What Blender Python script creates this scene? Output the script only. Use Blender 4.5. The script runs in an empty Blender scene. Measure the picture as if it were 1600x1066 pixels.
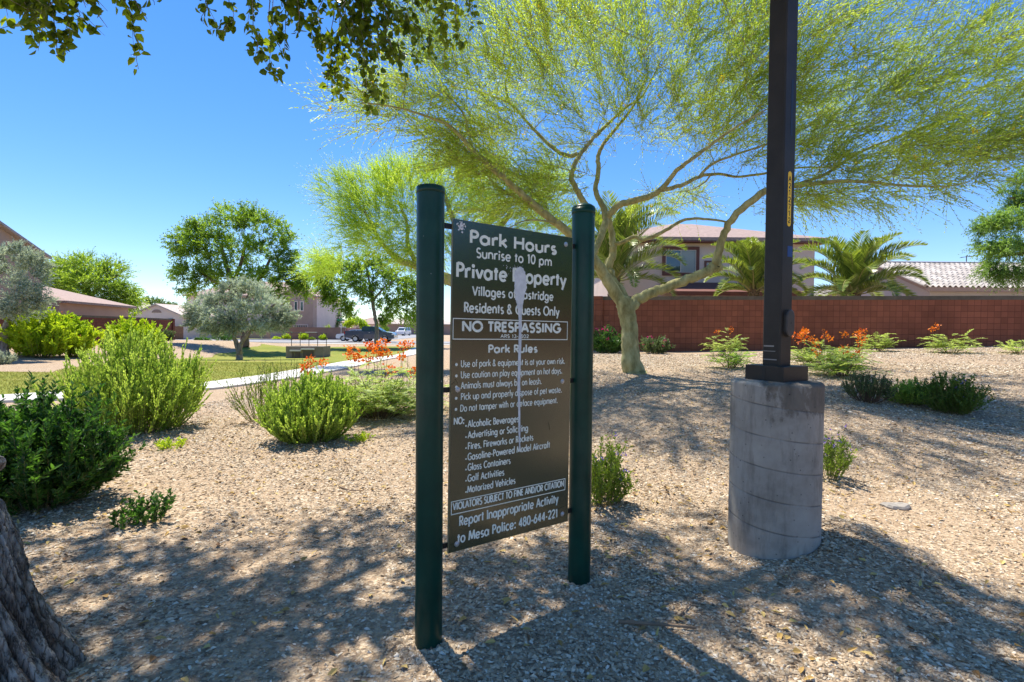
import bpy, math, random
import numpy as np
from mathutils import Vector, Matrix, noise as mnoise
R = math.radians
C = bpy.context.scene.collection
SC = bpy.context.scene

# ---------------------------------------------------------------- camera
CAMZ = 1.40
PITCH, ROLL = R(1.36), R(0.5)
fw = np.array([0, math.cos(PITCH), -math.sin(PITCH)])
up0 = np.array([0, math.sin(PITCH), math.cos(PITCH)])
rt = np.array([1.0, 0, 0]) * math.cos(ROLL) + up0 * math.sin(ROLL)
uu = up0 * math.cos(ROLL) - np.array([1.0, 0, 0]) * math.sin(ROLL)
cd = bpy.data.cameras.new('camera')
cam = bpy.data.objects.new('camera', cd); C.objects.link(cam)
cam.matrix_world = Matrix(((rt[0], uu[0], -fw[0], 0), (rt[1], uu[1], -fw[1], 0), (rt[2], uu[2], -fw[2], CAMZ), (0, 0, 0, 1)))
cd.sensor_width = 36; cd.lens = 18; cd.clip_start = 0.05; cd.clip_end = 6000
SC.camera = cam

# ---------------------------------------------------------------- light
SUN_EL = R(65); SUN_H = np.array([-0.55, 0.835])
sunv = Vector((SUN_H[0] * math.cos(SUN_EL), SUN_H[1] * math.cos(SUN_EL), math.sin(SUN_EL)))
sd = bpy.data.lights.new('sun', 'SUN'); sd.energy = 3.7; sd.angle = R(0.55); sd.color = (1, 0.94, 0.82)
so = bpy.data.objects.new('sun', sd); C.objects.link(so)
so.rotation_euler = sunv.to_track_quat('Z', 'Y').to_euler()
so.location = (0, 0, 60)
w = bpy.data.worlds.new('World'); SC.world = w; w.use_nodes = True
nt = w.node_tree
bg = nt.nodes['Background']
sky = nt.nodes.new('ShaderNodeTexSky'); sky.sky_type = 'NISHITA'; sky.sun_disc = False
sky.sun_elevation = SUN_EL; sky.sun_rotation = math.atan2(SUN_H[0], SUN_H[1])
sky.air_density = 1.0; sky.dust_density = 0.1; sky.ozone_density = 3.5; sky.altitude = 1200
hs = nt.nodes.new('ShaderNodeHueSaturation'); hs.inputs['Saturation'].default_value = 1.50; hs.inputs['Hue'].default_value = 0.512; gm = nt.nodes.new('ShaderNodeGamma'); gm.inputs[1].default_value = 0.74; nt.links.new(sky.outputs[0], gm.inputs[0]); nt.links.new(gm.outputs[0], hs.inputs['Color'])
nt.links.new(hs.outputs[0], bg.inputs[0]); bg.inputs[1].default_value = 0.147
SC.view_settings.view_transform = 'Standard'; SC.view_settings.look = 'None'
SC.view_settings.exposure = 1.22; SC.view_settings.gamma = 1
try:
    SC.cycles.max_bounces = 8; SC.cycles.transparent_max_bounces = 8
except Exception: pass

def ray(px, py):
    d = fw + rt * ((px - 800) / 800) - uu * ((py - 533) / 800)
    return d
def at(px, py, Y):
    d = ray(px, py); return np.array([0, 0, CAMZ]) + d * (Y / d[1])

# ---------------------------------------------------------------- terrain
def sm(t):
    t = np.clip(t, 0, 1); return t * t * (3 - 2 * t)
def gzv(x, y):
    x = np.asarray(x, float); y = np.asarray(y, float)
    sx = sm((x + 2.5) / 4.5)
    r = 0.60 * sm((y - 3.6) / 7.5) + 0.034 * np.clip(x - 6, 0, 14) * sm((y - 8) / 8)
    l = -0.15 * sm((y - 7) / 4) - 0.15 * sm((y - 20) / 30)
    l = l - 0.65 * np.exp(-(((x + 17) / 10) ** 2 + ((y - 36) / 8.5) ** 2))
    l = l + 0.45 * sm((-x - 19) / 8) * sm((y - 13) / 10) * (1 - sm((y - 46) / 8))
    z = sx * r + (1 - sx) * l
    near = np.exp(-((x / 14) ** 2 + ((y - 5) / 12) ** 2))
    z = z + near * (0.012 * np.sin(x * 1.7 + 1.3 * np.sin(y * 1.1)) + 0.010 * np.sin(y * 2.3 + 1.1 * np.cos(x * 1.9)) + 0.006 * np.sin(x * 5.1 + y * 3.3))
    pk = np.exp(-(np.hypot(x - 1.709, y - 3.25) / .75) ** 4); z = z * (1 - pk) + (.045 + .22 * (x - 1.709)) * pk
    far = sm((np.hypot(x, y) - 90) / 80)
    return z * (1 - far) - 0.3 * far
def gz(x, y): return float(gzv(x, y))
def G(px, py):
    d = ray(px, py); o = np.array([0, 0, CAMZ])
    t = 0.3
    for i in range(4000):
        p = o + d * t
        if p[2] <= gz(p[0], p[1]): break
        t *= 1.004
    return p

# ---------------------------------------------------------------- mesh buffer
class MB:
    def __init__(s): s.v = []; s.n = 0; s.l = []; s.sz = []; s.t = []; s.mi = []
    def add(s, v, f, tint=0.5, mi=0):
        v = np.asarray(v, float).reshape(-1, 3); f = np.asarray(f, int)
        s.v.append(v); s.l.append((f + s.n).ravel()); s.sz.append(np.full(len(f), f.shape[1], int))
        s.mi.append(np.full(len(f), mi, int))
        t = np.empty(len(v)); t[:] = tint; s.t.append(t); s.n += len(v)
    def tube(s, pts, rad, n=8, cap=True, tint=0.5, mi=0):
        pts = np.asarray(pts, float); m = len(pts); rad = np.broadcast_to(np.asarray(rad, float), (m,))
        T = np.gradient(pts, axis=0); T /= (np.linalg.norm(T, axis=1)[:, None] + 1e-9)
        a = np.array([0, 0, 1.0]) if abs(T[0][2]) < 0.9 else np.array([1.0, 0, 0])
        N = np.cross(T[0], a); N /= np.linalg.norm(N)
        ang = np.arange(n) * 2 * math.pi / n; ca = np.cos(ang)[:, None]; sa = np.sin(ang)[:, None]
        V = []
        for i in range(m):
            N = N - T[i] * N.dot(T[i]); N /= (np.linalg.norm(N) + 1e-9); B = np.cross(T[i], N)
            V.append(pts[i] + rad[i] * (ca * N + sa * B))
        V = np.concatenate(V)
        i = np.arange(m - 1)[:, None] * n; j = np.arange(n)[None, :]; k = (j + 1) % n
        F = np.stack([i + j, i + k, i + n + k, i + n + j], -1).reshape(-1, 4)
        s.add(V, F, tint, mi)
        if cap:
            c = np.vstack([V[:n], V[-n:]])
            s.add(c, [list(range(n))[::-1]], tint, mi) if False else None
            s.add(V[:n], [list(range(n))[::-1]], tint, mi); s.add(V[-n:], [list(range(n))], tint, mi)
    def box(s, x0, x1, y0, y1, z0, z1, tint=0.5, mi=0, M=None):
        v = np.array([[x, y, z] for z in (z0, z1) for y in (y0, y1) for x in (x0, x1)], float)
        if M is not None: v = v @ M[0].T + M[1]
        s.add(v, [[0, 2, 3, 1], [4, 5, 7, 6], [0, 1, 5, 4], [2, 6, 7, 3], [0, 4, 6, 2], [1, 3, 7, 5]], tint, mi)
    def poly(s, pts, tint=0.5, mi=0): s.add(pts, [list(range(len(pts)))], tint, mi)
    def prism(s, poly, d, tint=0.5, mi=0):
        p = np.asarray(poly, float); q = p + np.asarray(d, float); n = len(p)
        s.add(np.vstack([p, q]), [[i, (i + 1) % n, n + (i + 1) % n, n + i] for i in range(n)], tint, mi)
        s.add(p, [list(range(n))[::-1]], tint, mi); s.add(q, [list(range(n))], tint, mi)
    def lathe(s, prof, c=(0, 0, 0), n=32, tint=0.5, mi=0):
        prof = np.asarray(prof, float); a = np.arange(n) * 2 * math.pi / n; m = len(prof)
        V = np.stack([np.outer(prof[:, 0], np.cos(a)), np.outer(prof[:, 0], np.sin(a)), np.repeat(prof[:, 1][:, None], n, 1)], -1).reshape(-1, 3) + np.asarray(c, float)
        i = np.arange(m - 1)[:, None] * n; j = np.arange(n)[None, :]; k = (j + 1) % n
        s.add(V, np.stack([i + j, i + k, i + n + k, i + n + j], -1).reshape(-1, 4), tint, mi)
    def leaves(s, P, D, N, L, W, tint, shape='leaf', fold=0.25, mi=0):
        P = np.asarray(P); n = len(P)
        if n == 0: return
        D = D / (np.linalg.norm(D, axis=1)[:, None] + 1e-9)
        S = np.cross(D, N); S /= (np.linalg.norm(S, axis=1)[:, None] + 1e-9); U = np.cross(S, D)
        L = np.broadcast_to(np.asarray(L, float), (n,))[:, None]; W = np.broadcast_to(np.asarray(W, float), (n,))[:, None]
        tint = np.broadcast_to(np.asarray(tint, float), (n,))
        b = (np.arange(n))[:, None]
        if shape == 'leaf':
            q = [P, P + D * L * .28 + S * W * .5 + U * W * fold, P + D * L * .68 + S * W * .36 + U * W * fold * .7, P + D * L,
                 P + D * L * .68 - S * W * .36 + U * W * fold * .7, P + D * L * .28 - S * W * .5 + U * W * fold]
            V = np.stack(q, 1).reshape(-1, 3)
            F = np.concatenate([b * 6 + np.array([[0, 1, 2, 3]]), b * 6 + np.array([[0, 3, 4, 5]])])
            s.add(V, F, np.repeat(tint, 6), mi)
        elif shape == 'diamond':
            q = [P, P + D * L * .45 + S * W * .5, P + D * L, P + D * L * .45 - S * W * .5]
            s.add(np.stack(q, 1).reshape(-1, 3), b * 4 + np.array([[0, 1, 2, 3]]), np.repeat(tint, 4), mi)
        else:
            q = [P - S * W * .5, P + S * W * .5, P + D * L]
            s.add(np.stack(q, 1).reshape(-1, 3), b * 3 + np.array([[0, 1, 2]]), np.repeat(tint, 3), mi)
    def build(s, name, mats, parent=None, smooth=False, origin=None):
        me = bpy.data.meshes.new(name)
        V = np.concatenate(s.v) if s.v else np.zeros((0, 3))
        if origin is not None: V = V - np.asarray(origin, float)
        L = np.concatenate(s.l); SZ = np.concatenate(s.sz)
        me.vertices.add(len(V)); me.vertices.foreach_set('co', V.astype(np.float32).ravel())
        me.loops.add(len(L)); me.loops.foreach_set('vertex_index', L.astype(np.int32))
        me.polygons.add(len(SZ)); st = np.concatenate([[0], np.cumsum(SZ)[:-1]])
        me.polygons.foreach_set('loop_start', st.astype(np.int32)); me.polygons.foreach_set('loop_total', SZ.astype(np.int32))
        me.polygons.foreach_set('material_index', np.concatenate(s.mi).astype(np.int32))
        me.polygons.foreach_set('use_smooth', np.full(len(SZ), bool(smooth)))
        me.update(calc_edges=True)
        a = me.attributes.new('tint', 'FLOAT', 'POINT'); a.data.foreach_set('value', np.concatenate(s.t).astype(np.float32))
        for m in (mats if isinstance(mats, (list, tuple)) else [mats]): me.materials.append(m)
        o = bpy.data.objects.new(name, me); C.objects.link(o)
        if parent is not None: o.parent = parent
        if origin is not None and parent is None: o.location = origin
        return o

def tag(o, label=None, cat=None, group=None, kind=None):
    if label: o['label'] = label
    if cat: o['category'] = cat
    if group: o['group'] = group
    if kind: o['kind'] = kind
    return o
def thing(name, label, cat, loc=(0, 0, 0), rz=0, group=None):
    o = bpy.data.objects.new(name, None); C.objects.link(o); o.location = [float(c) for c in loc]; o.rotation_euler = (0, 0, rz)
    o.empty_display_size = 0.2
    return tag(o, label, cat, group)
def copy_tree(o, parent=None):
    c = o.copy(); C.objects.link(c); c.parent = parent
    for ch in list(o.children): copy_tree(ch, c)
    return c

# ---------------------------------------------------------------- materials
def newmat(name):
    m = bpy.data.materials.new(name); m.use_nodes = True; nt = m.node_tree
    return m, nt, nt.nodes['Principled BSDF'], nt.nodes['Material Output']
def nd(nt, t, **k):
    n = nt.nodes.new(t)
    for a, b in k.items():
        if hasattr(n, a): setattr(n, a, b)
        else: n.inputs[a.replace('_', ' ')].default_value = b
    return n
def ramp(nt, src, stops):
    r = nt.nodes.new('ShaderNodeValToRGB'); e = r.color_ramp.elements
    while len(e) < len(stops): e.new(0.5)
    for i, (p, c) in enumerate(stops):
        e[i].position = p; e[i].color = (*c, 1) if len(c) == 3 else c
    nt.links.new(src, r.inputs[0]); return r.outputs[0]
def mixc(nt, f, a, b, mode='MIX'):
    m = nt.nodes.new('ShaderNodeMix'); m.data_type = 'RGBA'; m.blend_type = mode
    for s, v in ((m.inputs[0], f), (m.inputs[6], a), (m.inputs[7], b)):
        if hasattr(v, 'is_output'): nt.links.new(v, s)
        elif isinstance(v, (int, float)): s.default_value = v
        else: s.default_value = (*v, 1)
    return m.outputs[2]
def coords(nt, kind='Object', scale=(1, 1, 1)):
    tc = nt.nodes.new('ShaderNodeTexCoord'); mp = nt.nodes.new('ShaderNodeMapping'); mp.inputs['Scale'].default_value = scale
    if kind == 'World':
        g = nt.nodes.new('ShaderNodeNewGeometry'); nt.links.new(g.outputs['Position'], mp.inputs[0])
    else: nt.links.new(tc.outputs[kind], mp.inputs[0])
    return mp.outputs[0]
def noi(nt, co, scale, detail=4, rough=0.6):
    n = nt.nodes.new('ShaderNodeTexNoise'); n.inputs['Scale'].default_value = scale; n.inputs['Detail'].default_value = detail; n.inputs['Roughness'].default_value = rough
    nt.links.new(co, n.inputs['Vector']); return n.outputs['Fac']
def bump(nt, h, b, strength=0.3, dist=0.02):
    n = nt.nodes.new('ShaderNodeBump'); n.inputs['Strength'].default_value = strength; n.inputs['Distance'].default_value = dist
    nt.links.new(h, n.inputs['Height']); nt.links.new(n.outputs[0], b.inputs['Normal'])

def plain(name, c, rough=0.6, var=0.15, scale=3, metal=0, spec=0.4, bmp=0.0, bscale=60, world=False, coat=0):
    m, nt, b, o = newmat(name)
    co = coords(nt, 'World' if world else 'Object')
    f = noi(nt, co, scale, 5)
    lo = [x * (1 - var) for x in c]; hi = [min(1, x * (1 + var)) for x in c]
    nt.links.new(ramp(nt, f, [(0.3, lo), (0.7, hi)]), b.inputs['Base Color'])
    b.inputs['Roughness'].default_value = rough; b.inputs['Metallic'].default_value = metal; b.inputs['Specular IOR Level'].default_value = spec
    b.inputs['Coat Weight'].default_value = coat
    if bmp: bump(nt, noi(nt, co, bscale, 4), b, bmp, 0.01)
    return m
def leafmat(name, ca, cb, trans=0.4, tc=None, rough=0.45, spec=0.3):
    m, nt, b, o = newmat(name)
    a = nd(nt, 'ShaderNodeAttribute', attribute_name='tint')
    col = mixc(nt, a.outputs['Fac'], ca, cb)
    nt.links.new(col, b.inputs['Base Color']); b.inputs['Roughness'].default_value = rough; b.inputs['Specular IOR Level'].default_value = spec
    t = nt.nodes.new('ShaderNodeBsdfTranslucent')
    tm = mixc(nt, 1.0, col, tc or (1.9, 1.8, 1.0), 'MULTIPLY'); nt.links.new(tm, t.inputs[0])
    mx = nt.nodes.new('ShaderNodeMixShader'); mx.inputs[0].default_value = trans
    nt.links.new(b.outputs[0], mx.inputs[1]); nt.links.new(t.outputs[0], mx.inputs[2]); nt.links.new(mx.outputs[0], o.inputs[0])
    return m
def tintmat(name, stops, rough=0.8, bmp=0):
    m, nt, b, o = newmat(name)
    a = nd(nt, 'ShaderNodeAttribute', attribute_name='tint')
    nt.links.new(ramp(nt, a.outputs['Fac'], stops), b.inputs['Base Color']); b.inputs['Roughness'].default_value = rough
    b.inputs['Specular IOR Level'].default_value = 0.25
    return m

M = {}
# gravel ground
m, nt, b, o = newmat('gravel ground'); co = coords(nt, 'World')
v = nd(nt, 'ShaderNodeTexVoronoi'); v.inputs['Scale'].default_value = 55; nt.links.new(co, v.inputs['Vector'])
sep = nt.nodes.new('ShaderNodeSeparateColor'); nt.links.new(v.outputs['Color'], sep.inputs[0])
chip = ramp(nt, sep.outputs[0], [(0.0, (.19, .135, .09)), (0.35, (.35, .25, .165)), (0.7, (.47, .355, .24)), (1, (.62, .51, .38))])
n1 = noi(nt, co, 1.1, 6); n2 = noi(nt, co, 6.0, 4)
soil = ramp(nt, n2, [(0.3, (.32, .22, .14)), (0.7, (.46, .335, .225))])
f = ramp(nt, n1, [(0.42, (0, 0, 0)), (0.6, (1, 1, 1))])
nt.links.new(mixc(nt, f, chip, mixc(nt, 0.45, soil, chip)), b.inputs['Base Color']); b.inputs['Roughness'].default_value = 0.95; b.inputs['Specular IOR Level'].default_value = 0.15
bump(nt, v.outputs['Distance'], b, 0.7, 0.02); M['ground'] = m
M['chips'] = tintmat('stone chips', [(0, (.13, .09, .06)), (0.25, (.30, .22, .145)), (0.6, (.50, .39, .27)), (0.85, (.66, .555, .415)), (0.95, (.78, .71, .60)), (1, (.50, .30, .12))], 0.85)
M['litter'] = tintmat('dry leaf litter', [(0, (.17, .09, .045)), (0.5, (.42, .27, .09)), (1, (.58, .44, .16))], 0.7)
# lawn
m, nt, b, o = newmat('lawn'); co = coords(nt, 'World')
f1 = noi(nt, co, 0.35, 5); f2 = noi(nt, co, 18, 4)
a1 = ramp(nt, f1, [(0.35, (.19, .24, .03)), (0.55, (.31, .31, .055)), (0.72, (.44, .35, .13))])
nt.links.new(mixc(nt, 0.5, a1, ramp(nt, f2, [(0.3, (.06, .08, .015)), (0.7, (.26, .27, .07))])), b.inputs['Base Color']); b.inputs['Roughness'].default_value = 0.9; b.inputs['Specular IOR Level'].default_value = 0.1
bump(nt, f2, b, 0.6, 0.05); M['lawn'] = m
M['grassblade'] = leafmat('grass blade', (.11, .14, .025), (.24, .22, .06), 0.35)
M['concrete'] = plain('path concrete', (.58, .56, .52), 0.85, 0.12, 2.0, bmp=0.15, world=True)
M['asphalt'] = plain('street asphalt', (.26, .26, .27), 0.9, 0.12, 1.5, bmp=0.1, world=True)
M['paleconc'] = plain('sidewalk concrete', (.60, .57, .53), 0.85, 0.08, 1.5, world=True)
# footing
m, nt, b, o = newmat('pier concrete'); co = coords(nt)
f1 = noi(nt, co, 3.2, 8, 0.65); f2 = noi(nt, coords(nt, 'Object', (7, 7, 1.3)), 1.6, 6, 0.7); f3 = noi(nt, co, 45, 3)
c1 = ramp(nt, f1, [(0.3, (.24, .21, .175)), (0.5, (.36, .325, .28)), (0.75, (.46, .42, .365))])
st = ramp(nt, f2, [(0.36, (.26, .24, .22)), (0.50, (1, 1, 1))])
c2 = mixc(nt, 0.38, c1, st, 'MULTIPLY')
vp = nd(nt, 'ShaderNodeTexVoronoi'); vp.inputs['Scale'].default_value = 24; nt.links.new(co, vp.inputs['Vector'])
pit = ramp(nt, vp.outputs['Distance'], [(0.06, (.25, .25, .25)), (0.13, (1, 1, 1))])
at_ = nd(nt, 'ShaderNodeAttribute', attribute_name='tint')
gr = nt.nodes.new('ShaderNodeSeparateXYZ'); nt.links.new(coords(nt), gr.inputs[0])
mz = nt.nodes.new('ShaderNodeMath'); mz.operation = 'MULTIPLY_ADD'; nt.links.new(gr.outputs[2], mz.inputs[0]); mz.inputs[1].default_value = .85; nt.links.new(noi(nt, coords(nt, 'Object', (1, 1, .55)), 4.2, 7, .68), mz.inputs[2])
mz2 = nt.nodes.new('ShaderNodeMath'); mz2.operation = 'MULTIPLY_ADD'; nt.links.new(gr.outputs[0], mz2.inputs[0]); mz2.inputs[1].default_value = .55; nt.links.new(mz.outputs[0], mz2.inputs[2])
sub_ = nt.nodes.new('ShaderNodeMath'); sub_.operation = 'SUBTRACT'; nt.links.new(mz2.outputs[0], sub_.inputs[0]); sub_.inputs[1].default_value = .85
stn = ramp(nt, sub_.outputs[0], [(.40, (1, 1, 1)), (.47, (.52, .49, .46)), (.60, (.42, .40, .38))])
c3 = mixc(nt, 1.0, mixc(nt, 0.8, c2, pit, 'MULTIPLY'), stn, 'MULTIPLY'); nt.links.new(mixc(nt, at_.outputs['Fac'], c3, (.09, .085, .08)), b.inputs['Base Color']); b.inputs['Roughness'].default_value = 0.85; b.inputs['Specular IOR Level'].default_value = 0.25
bump(nt, mixc(nt, 0.5, f3, pit), b, 0.35, 0.006); M['pier'] = m
M['polepaint'] = plain('dark bronze paint', (.034, .028, .023), 0.45, 0.25, 5, spec=0.25, bmp=0.05, bscale=90)
M['postpaint'] = plain('dark green paint', (.004, .042, .028), 0.33, 0.25, 6, spec=0.25, bmp=0.04, bscale=50)
b = M['postpaint'].node_tree.nodes['Principled BSDF']; nt = M['postpaint'].node_tree
v = nd(nt, 'ShaderNodeTexVoronoi'); v.inputs['Scale'].default_value = 17; nt.links.new(coords(nt), v.inputs['Vector'])
spk = ramp(nt, v.outputs['Distance'], [(0.045, (1, 1, 1)), (0.065, (0, 0, 0))]); gate = ramp(nt, noi(nt, coords(nt), 3.0, 3), [(0.55, (0, 0, 0)), (0.6, (1, 1, 1))])
old = b.inputs['Base Color'].links[0].from_socket
dust = ramp(nt, noi(nt, coords(nt, 'Object', (2, 2, .6)), 3.0, 6), [(0.5, (0, 0, 0)), (0.8, (.22, .22, .22))])
nt.links.new(mixc(nt, mixc(nt, 1.0, spk, gate, 'MULTIPLY'), mixc(nt, dust, old, (.16, .15, .11)), (.45, .47, .42)), b.inputs['Base Color'])
M['blackmetal'] = plain('black metal', (.012, .012, .012), 0.45, 0.2, 8)
# sign panel
m, nt, b, o = newmat('sign face enamel'); co = coords(nt)
f1 = noi(nt, coords(nt, 'Object', (3, 3, 9)), 1.0, 5)
nt.links.new(ramp(nt, f1, [(0.3, (.009, .024, .007)), (0.7, (.017, .034, .011))]), b.inputs['Base Color'])
b.inputs['Roughness'].default_value = 0.22; b.inputs['Specular IOR Level'].default_value = 1.0
b.inputs['IOR'].default_value = 1.62
M['panel'] = m
M['panelback'] = plain('sign edge', (.30, .26, .14), 0.5, 0.15, 10)
M['letter'] = plain('cream lettering', (.88, .88, .75), 0.6, 0.06, 20)
M['white'] = plain('white smear', (.70, .69, .68), 0.7, 0.18, 30, bmp=0.3, bscale=120)
M['zinc'] = plain('zinc bolt', (.55, .56, .58), 0.35, 0.15, 30, metal=0.7)
M['yellow'] = plain('yellow label', (.95, .58, .02), 0.5, 0.06, 20)
M['ink'] = plain('black ink', (.015, .013, .012), 0.5, 0.05, 20)
M['blue'] = plain('blue sticker', (.015, .06, .22), 0.45, 0.2, 60)
M['darkstrip'] = plain('dark strip', (.012, .012, .02), 0.4, 0.1, 30)
# block wall
def blockwall(name, base, jc):
    m, nt, b, o = newmat(name); co = coords(nt)
    br = nt.nodes.new('ShaderNodeTexBrick'); nt.links.new(co, br.inputs['Vector'])
    br.offset = 0.0; br.squash = 1
    br.inputs['Scale'].default_value = 1; br.inputs['Brick Width'].default_value = 0.2; br.inputs['Row Height'].default_value = 0.203; br.inputs['Mortar Size'].default_value = 0.006
    br.inputs['Mortar Smooth'].default_value = 0.3
    br.inputs['Color1'].default_value = (*[c * 0.88 for c in base], 1); br.inputs['Color2'].default_value = (*[c * 1.1 for c in base], 1); br.inputs['Mortar'].default_value = (*jc, 1)
    f1 = noi(nt, co, 0.6, 6)
    nt.links.new(mixc(nt, 0.6, br.outputs['Color'], ramp(nt, f1, [(0.3, (.55, .58, .62)), (0.7, (1.3, 1.25, 1.2))]), 'MULTIPLY'), b.inputs['Base Color'])
    b.inputs['Roughness'].default_value = 0.9; b.inputs['Specular IOR Level'].default_value = 0.15
    iv = nt.nodes.new('ShaderNodeInvert'); nt.links.new(br.outputs['Fac'], iv.inputs['Color'])
    bump(nt, iv.outputs[0], b, 0.8, 0.01)
    return m
M['block'] = blockwall('red block', (.255, .094, .056), (.15, .055, .036))
M['wallcap'] = plain('wall cap', (.115, .095, .07), 0.9, 0.25, 3)
M['brownwall'] = blockwall('brown block', (.17, .062, .045), (.09, .035, .026))
M['farwall'] = plain('far tan wall', (.24, .145, .11), 0.9, 0.12, 1)
M['farpink'] = plain('far pink wall', (.36, .16, .14), 0.9, 0.12, 1)
M['stucco'] = plain('pale stucco', (.72, .56, .48), 0.9, 0.07, 0.8, bmp=0.15, bscale=25)
M['stuccogrey'] = plain('grey stucco', (.52, .46, .43), 0.9, 0.07, 0.8, bmp=0.15, bscale=25)
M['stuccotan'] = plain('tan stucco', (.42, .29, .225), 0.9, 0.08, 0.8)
M['stuccodark'] = plain('dark tan stucco', (.30, .21, .17), 0.9, 0.08, 0.8)  # darker tan for far walls, gable vent and garage doors
M['trimred'] = plain('red brown trim', (.17, .065, .05), 0.7, 0.1, 3)
M['trimpale'] = plain('pale window frame', (.62, .58, .52), 0.6, 0.05, 3)
m, nt, b, o = newmat('window glass'); b.inputs['Base Color'].default_value = (.03, .06, .08, 1); b.inputs['Roughness'].default_value = 0.04; b.inputs['Specular IOR Level'].default_value = 1.0; M['glass'] = m
M['blind'] = plain('window blind', (.33, .36, .33), 0.5, 0.05, 2, coat=0.4)
M['tile'] = plain('roof tile pale', (.47, .39, .34), 0.85, 0.28, 5, bmp=0.2)
M['tilepink'] = plain('roof tile pink', (.33, .235, .20), 0.85, 0.22, 5, bmp=0.2)
M['tilegrey'] = plain('roof tile grey', (.37, .31, .30), 0.85, 0.15, 4)
M['garage'] = plain('garage door', (.30, .21, .16), 0.7, 0.05, 2)
M['wood'] = plain('wood fence', (.26, .13, .07), 0.85, 0.2, 6)
M['truckblue'] = plain('dark blue car paint', (.018, .045, .085), 0.25, 0.1, 2, spec=0.6, coat=0.8)
M['carwhite'] = plain('white car paint', (.72, .73, .75), 0.25, 0.04, 2, coat=0.6)
M['tyre'] = plain('tyre rubber', (.02, .02, .02), 0.8, 0.2, 10)
M['rim'] = plain('wheel rim', (.55, .55, .56), 0.35, 0.1, 10, metal=0.6)
M['redlamp'] = plain('red lamp lens', (.35, .01, .01), 0.2, 0.05, 5)
M['headlamp'] = plain('head lamp lens', (.75, .75, .7), 0.15, 0.05, 5)
M['signgreen'] = plain('street sign green', (.0, .19, .10), 0.5, 0.05, 5)
M['headwall'] = plain('drain concrete', (.23, .19, .155), 0.9, 0.2, 2)
M['rail'] = plain('rail steel', (.09, .07, .06), 0.5, 0.2, 5)
M['rock'] = plain('grey rock', (.30, .27, .24), 0.9, 0.25, 25, bmp=0.4, bscale=60)
# barks
def bark(name, c1, c2, c3, sc=(14, 14, 2.2), bs=0.6, d=0.02):
    m, nt, b, o = newmat(name); co = coords(nt, 'Object', sc)
    f = noi(nt, co, 1.5, 8, 0.65)
    nt.links.new(ramp(nt, f, [(0.3, c1), (0.5, c2), (0.72, c3)]), b.inputs['Base Color']); b.inputs['Roughness'].default_value = 0.9; b.inputs['Specular IOR Level'].default_value = 0.2
    bump(nt, f, b, bs, d); return m
M['barkgrey'] = bark('shaggy grey bark', (.10, .075, .06), (.27, .225, .19), (.42, .37, .32), (9, 9, 2.5), 0.9, 0.03)
M['barkgreen'] = bark('green smooth bark', (.17, .15, .06), (.33, .31, .14), (.50, .47, .25), (6, 6, 2.5), 0.35)
M['barkbrown'] = bark('brown bark', (.09, .06, .04), (.19, .13, .085), (.28, .21, .15))
M['twigbrown'] = plain('dry twig', (.20, .14, .095), 0.85, 0.25, 12)
M['palmtrunk'] = bark('palm trunk bark', (.09, .06, .03), (.22, .15, .08), (.34, .25, .14), (10, 10, 14), 0.9, 0.04)
m, nt, b, o = newmat('furrowed bark'); co = coords(nt, 'Object', (10, 10, 3)); f = noi(nt, co, 2.0, 8, 0.7)
a_ = nd(nt, 'ShaderNodeAttribute', attribute_name='tint')
mx_ = nt.nodes.new('ShaderNodeMath'); mx_.operation = 'MULTIPLY_ADD'; nt.links.new(f, mx_.inputs[0]); mx_.inputs[1].default_value = .6; nt.links.new(a_.outputs['Fac'], mx_.inputs[2])
base_ = ramp(nt, mx_.outputs[0], [(0.15, (.10, .075, .06)), (0.4, (.34, .275, .225)), (0.7, (.52, .45, .385)), (1, (.66, .60, .53))])
def ridge(sc, k):
    n_ = noi(nt, coords(nt, 'Object', sc), 1.0, 5, .6); a1 = nt.nodes.new('ShaderNodeMath'); a1.operation = 'SUBTRACT'; nt.links.new(n_, a1.inputs[0]); a1.inputs[1].default_value = .5
    a2 = nt.nodes.new('ShaderNodeMath'); a2.operation = 'ABSOLUTE'; nt.links.new(a1.outputs[0], a2.inputs[0]); return ramp(nt, a2.outputs[0], [(0, (.30, .26, .23)), (.018 * k, (.72, .7, .68)), (.07 * k, (1, 1, 1))])
crk = mixc(nt, 1.0, ridge((13, 13, 1.5), 1.5), ridge((30, 30, 5), 1.0), 'MULTIPLY')
nt.links.new(mixc(nt, .9, base_, crk, 'MULTIPLY'), b.inputs['Base Color']); b.inputs['Roughness'].default_value = 0.92; b.inputs['Specular IOR Level'].default_value = 0.15
hh_ = mixc(nt, .5, crk, noi(nt, coords(nt, 'Object', (60, 60, 14)), 2.0, 8, 0.75)); bump(nt, hh_, b, 1.0, 0.02); M['barkfore'] = m
# foliage
M['pv'] = leafmat('fine yellow green leaves', (.25, .37, .045), (.56, .68, .115), 0.54, (1.45, 1.45, .85))
M['pvtwig'] = leafmat('palo verde green twigs', (.17, .17, .05), (.40, .40, .12), 0.35, (1.2, 1.2, .8))
M['pvdk'] = leafmat('fine green leaves', (.10, .15, .018), (.27, .31, .04), 0.48, (1.4, 1.4, .8))
M['fore'] = leafmat('broad ovate leaves', (.05, .085, .012), (.17, .22, .025), 0.58, (2.4, 2.3, .7), 0.35, 0.4)
M['olive'] = leafmat('silvery leaves', (.26, .30, .22), (.62, .66, .53), 0.28, (1.2, 1.3, 1.0), 0.55)
M['mesq'] = leafmat('mid green leaves', (.075, .15, .016), (.32, .46, .06), 0.48, (1.7, 1.7, .8))
M['dkgreen'] = leafmat('dense green leaves', (.035, .075, .015), (.12, .20, .035), 0.35, (1.6, 1.6, .8))
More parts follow.
